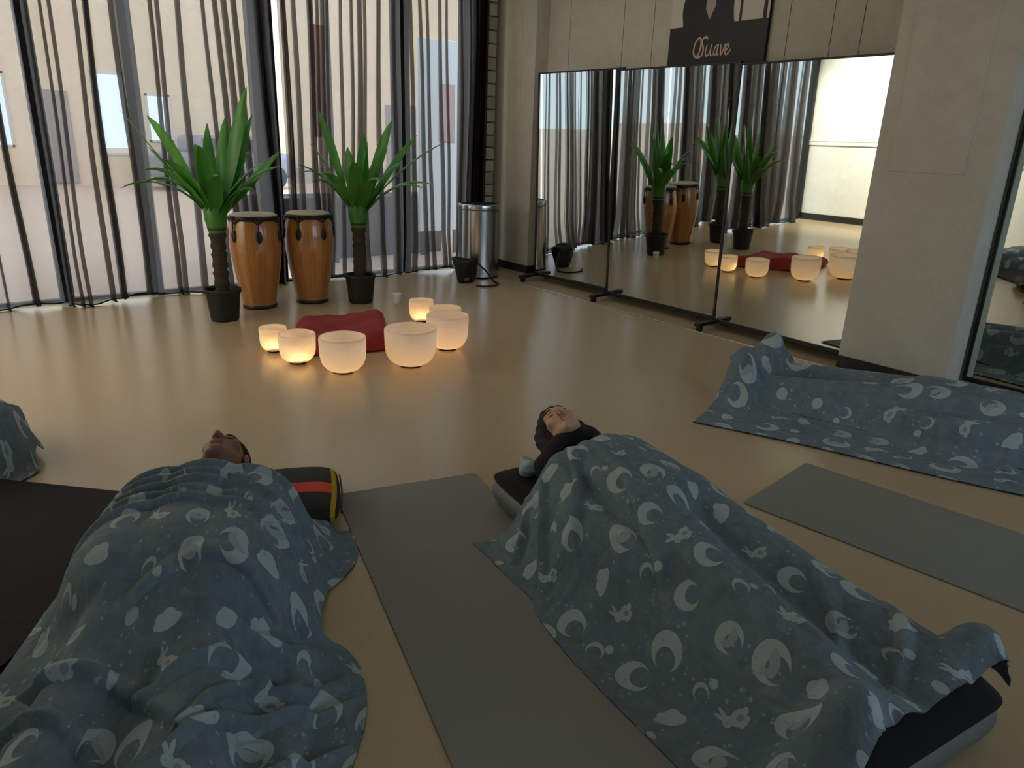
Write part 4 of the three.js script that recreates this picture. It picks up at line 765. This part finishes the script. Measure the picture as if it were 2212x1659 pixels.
// sleeper at the left whose chin points up, on a padded striped pillow
{
  const o = { x: 0.35, z: -1.87, turn: -0.5, base: 0.06, s: 0.98 };
  const parts = person({ ...o, label: 'person asleep at the left with only the chin and nose showing', skin: darkSkin, cloth: greyCloth, hair: shortHair, hairMat, lip: std(0x7d4a44, 0.5), tilt: -0.2, yaw: 0, roll: 0.12, hx: -0.01, hy: 0.2 });
  const L = (x, z) => local(o, x, z);
  for (const p of parts.slice(0, 3)) { p[0][1] += 0.03; p[1][1] += 0.05; p[0][0] *= 1.6; p[1][0] *= 1.7; p[2] += 0.025; p[3] += 0.03; }
  const grid = supportGrid(parts, [[-0.42, 0.36, -0.75, 1.0, 0.06]], [-1.1, 1.1, -1.0, 1.5], 0.025, 0.5);
  blanket({ ...o, label: 'crumpled grey moon print blanket over the sleeper at the left', seed: 77, nu: 110, nv: 124, grid, size: [1.5, 1.75], uv0: [0.55, 0.35], steps: 80, tent: 1.05,
    map: quad(L(0.24, -2.52), L(1.02, -2.2), L(-0.6, -1.25), L(0.36, -0.8), (u, v) => [0.03 * Math.sin(v * 14) * (u > 0.5 ? 2 * u - 1 : 0), 0]),
    slackU: () => 1.012, slackV: () => 1.015,
    folds: [
      { pts: [[0.1, 0.1], [0.3, 0.045], [0.55, 0.035], [0.85, 0.07]], amp: 0.012, w: 0.016 }, { pts: [[0.06, 0.15], [0.28, 0.085], [0.52, 0.085], [0.8, 0.13], [0.95, 0.19]], amp: 0.02, w: 0.02 }, { pts: [[0.05, 0.19], [0.3, 0.125], [0.5, 0.12], [0.7, 0.16]], amp: 0.018, w: 0.018 },
      { pts: [[0.1, 0.235], [0.35, 0.165], [0.6, 0.175], [0.85, 0.25], [0.96, 0.31]], amp: 0.022, w: 0.02 }, { pts: [[0.06, 0.27], [0.3, 0.21], [0.55, 0.21], [0.78, 0.265]], amp: 0.016, w: 0.018 }, { pts: [[0.08, 0.33], [0.3, 0.265], [0.5, 0.25], [0.75, 0.29], [0.95, 0.38]], amp: 0.022, w: 0.024 },
      { pts: [[0.4, 0.5], [0.55, 0.42], [0.72, 0.43], [0.88, 0.49]], amp: 0.02, w: 0.028 }, { pts: [[0.98, 0.44], [0.8, 0.5], [0.66, 0.5], [0.55, 0.47]], amp: 0.026, w: 0.024 }, { pts: [[0.98, 0.5], [0.84, 0.56], [0.66, 0.58], [0.5, 0.66]], amp: 0.03, w: 0.026 }, { pts: [[0.97, 0.56], [0.8, 0.62], [0.68, 0.7], [0.6, 0.8]], amp: 0.028, w: 0.024 }, { pts: [[0.8, 0.52], [0.7, 0.62], [0.64, 0.72]], amp: 0.022, w: 0.02 },
      { pts: [[0.1, 0.62], [0.3, 0.58], [0.5, 0.62], [0.66, 0.72]], amp: 0.03, w: 0.03 }, { pts: [[0.05, 0.7], [0.25, 0.65], [0.42, 0.69], [0.55, 0.8]], amp: 0.026, w: 0.024 }, { pts: [[0.98, 0.66], [0.85, 0.72], [0.72, 0.82]], amp: 0.03, w: 0.026 }, { pts: [[0.2, 0.72], [0.35, 0.8], [0.4, 0.95]], amp: 0.026, w: 0.024 }, { pts: [[0.3, 0.5], [0.27, 0.6], [0.3, 0.7]], amp: 0.018, w: 0.02 }] });
  // pillow
  const pt = thing('striped_pillow', 'dark green pillow with orange and yellow stripes under the left sleeper', 'pillow', [0.83, 0, -2.5], -0.42);
  const tex = canvasTex(512, 512, (c, w, h) => { c.fillStyle = '#1f2a1e'; c.fillRect(0, 0, w, h); c.fillStyle = '#d0452c'; c.fillRect(0, 250, w, 105); c.fillStyle = '#2a1a1a'; c.fillRect(0, 355, w, 60); c.fillStyle = '#b3961e'; c.fillRect(w - 30, 0, 30, h); c.fillStyle = '#17140f'; c.fillRect(w - 12, 0, 12, h); });
  const n = 40, pos = [], uv = [], idx = [], m = (n + 1) * (n + 1);
  for (let s = 0; s < 2; s++) for (let j = 0; j <= n; j++) for (let i = 0; i <= n; i++) { const a = i / n * 2 - 1, b = j / n * 2 - 1, e = Math.pow((1 - a ** 6) * (1 - b ** 6), 0.5), pinch = 1 - 0.05 * (a * a * b * b), y = 0.07; pos.push(a * 0.27 * pinch, s ? y - 0.066 * e : y + 0.055 * e - 0.012 * Math.exp(-((a + 0.5) ** 2) * 6), b * 0.2 * pinch); uv.push(i / n, 1 - j / n); }
  for (let s = 0; s < 2; s++) for (let j = 0; j < n; j++) for (let i = 0; i < n; i++) { const a = s * m + j * (n + 1) + i, b = a + n + 1; if (!s) idx.push(a, b, a + 1, a + 1, b, b + 1); else idx.push(a, a + 1, b, a + 1, b + 1, b); }
  const g = new THREE.BufferGeometry(); g.setAttribute('position', new THREE.Float32BufferAttribute(pos, 3)); g.setAttribute('uv', new THREE.Float32BufferAttribute(uv, 2)); g.setIndex(idx); g.computeVertexNormals();
  obj('cover', g, std(0xffffff, 0.85, { map: tex, bumpMap: flock, bumpScale: 0.001 }), pt);
  obj('zip', tube([[0.27, 0.07, -0.16], [0.276, 0.07, 0], [0.27, 0.07, 0.16]], 0.004, 20, 6), M.blackPlastic, pt);
}
// sleeper at the right before the mirrors, feet towards the window
{
  const o = { x: 4.02, z: -1.5, turn: Math.PI + 0.24, base: 0.03, s: 0.95 };
  const parts = person({ ...o, label: 'person lying wholly under a blanket before the mirrors', skin: lightSkin, cloth: greyCloth, hair: shortHair, hairMat, lip: std(0xa05a52, 0.5), spread: 0.06, toeOut: 0.03 });
  const L = (x, z) => local(o, x, z), grid = supportGrid(parts, [[-0.32, 0.32, -0.9, 0.95, 0.03]], [-1.2, 1.2, -1.2, 1.3], 0.03);
  flatMat('yoga_mat', 'dark mat under the blanketed sleeper before the mirrors', 'mat', 4.06, -1.36, 0.66, 1.9, 0.02, 0.24, M.yogaDark);
  blanket({ ...o, label: 'grey moon print blanket over the sleeper before the mirrors', seed: 55, nu: 92, nv: 108, grid, size: [1.5, 1.8], uv0: [0.3, 0.7], steps: 120, tent: 0.95,
    map: quad(L(4.66, -0.35), L(3.72, -0.45), L(4.5, -2.72), L(3.02, -2.2), (u, v) => [0.02 * Math.sin(v * 6) * u, 0]),
    slackU: () => 1.02, slackV: (u, v) => 1.012 + 0.05 * (1 - smooth(0.15, 0.4, v)),
    crease: (u, v) => 0.02 * Math.sin(v * 40 + u * 9) * (1 - smooth(0.15, 0.4, v)) });
}
// sleeper at the far left edge: only the foot end of the blanket shows
{
  const o = { x: -0.63, z: -3.21, turn: 2.3, base: 0.03, s: 0.86 };
  const parts = person({ ...o, toeUp: 0.16, label: 'person lying under a blanket at the far left edge', skin: lightSkin, cloth: greyCloth, hair: shortHair, hairMat, lip: std(0xa05a52, 0.5) });
  const grid = supportGrid([...parts, [[-0.13, 0.15, 0.72], [0.13, 0.15, 0.73], 0.13, 0.13]], [], [-1, 1, -1, 1.3], 0.03, 0.6);
  blanket({ ...o, label: 'grey blanket over the sleeper cut off by the left edge', seed: 91, nu: 70, nv: 84, grid, size: [1.3, 1.5], uv0: [0.2, 0.2], steps: 60, tent: 2.2, map: quad([-0.42, -0.4], [0.42, -0.4], [-0.4, 0.985], [0.4, 0.985], (u, v) => [-0.1 * (2 * u - 1) * smooth(0.8, 1, v), -0.12 * (2 * u - 1) ** 2 * smooth(0.75, 1, v)]), slackU: () => 1.005, slackV: () => 1.005 });
}
renderer.render(scene, camera);
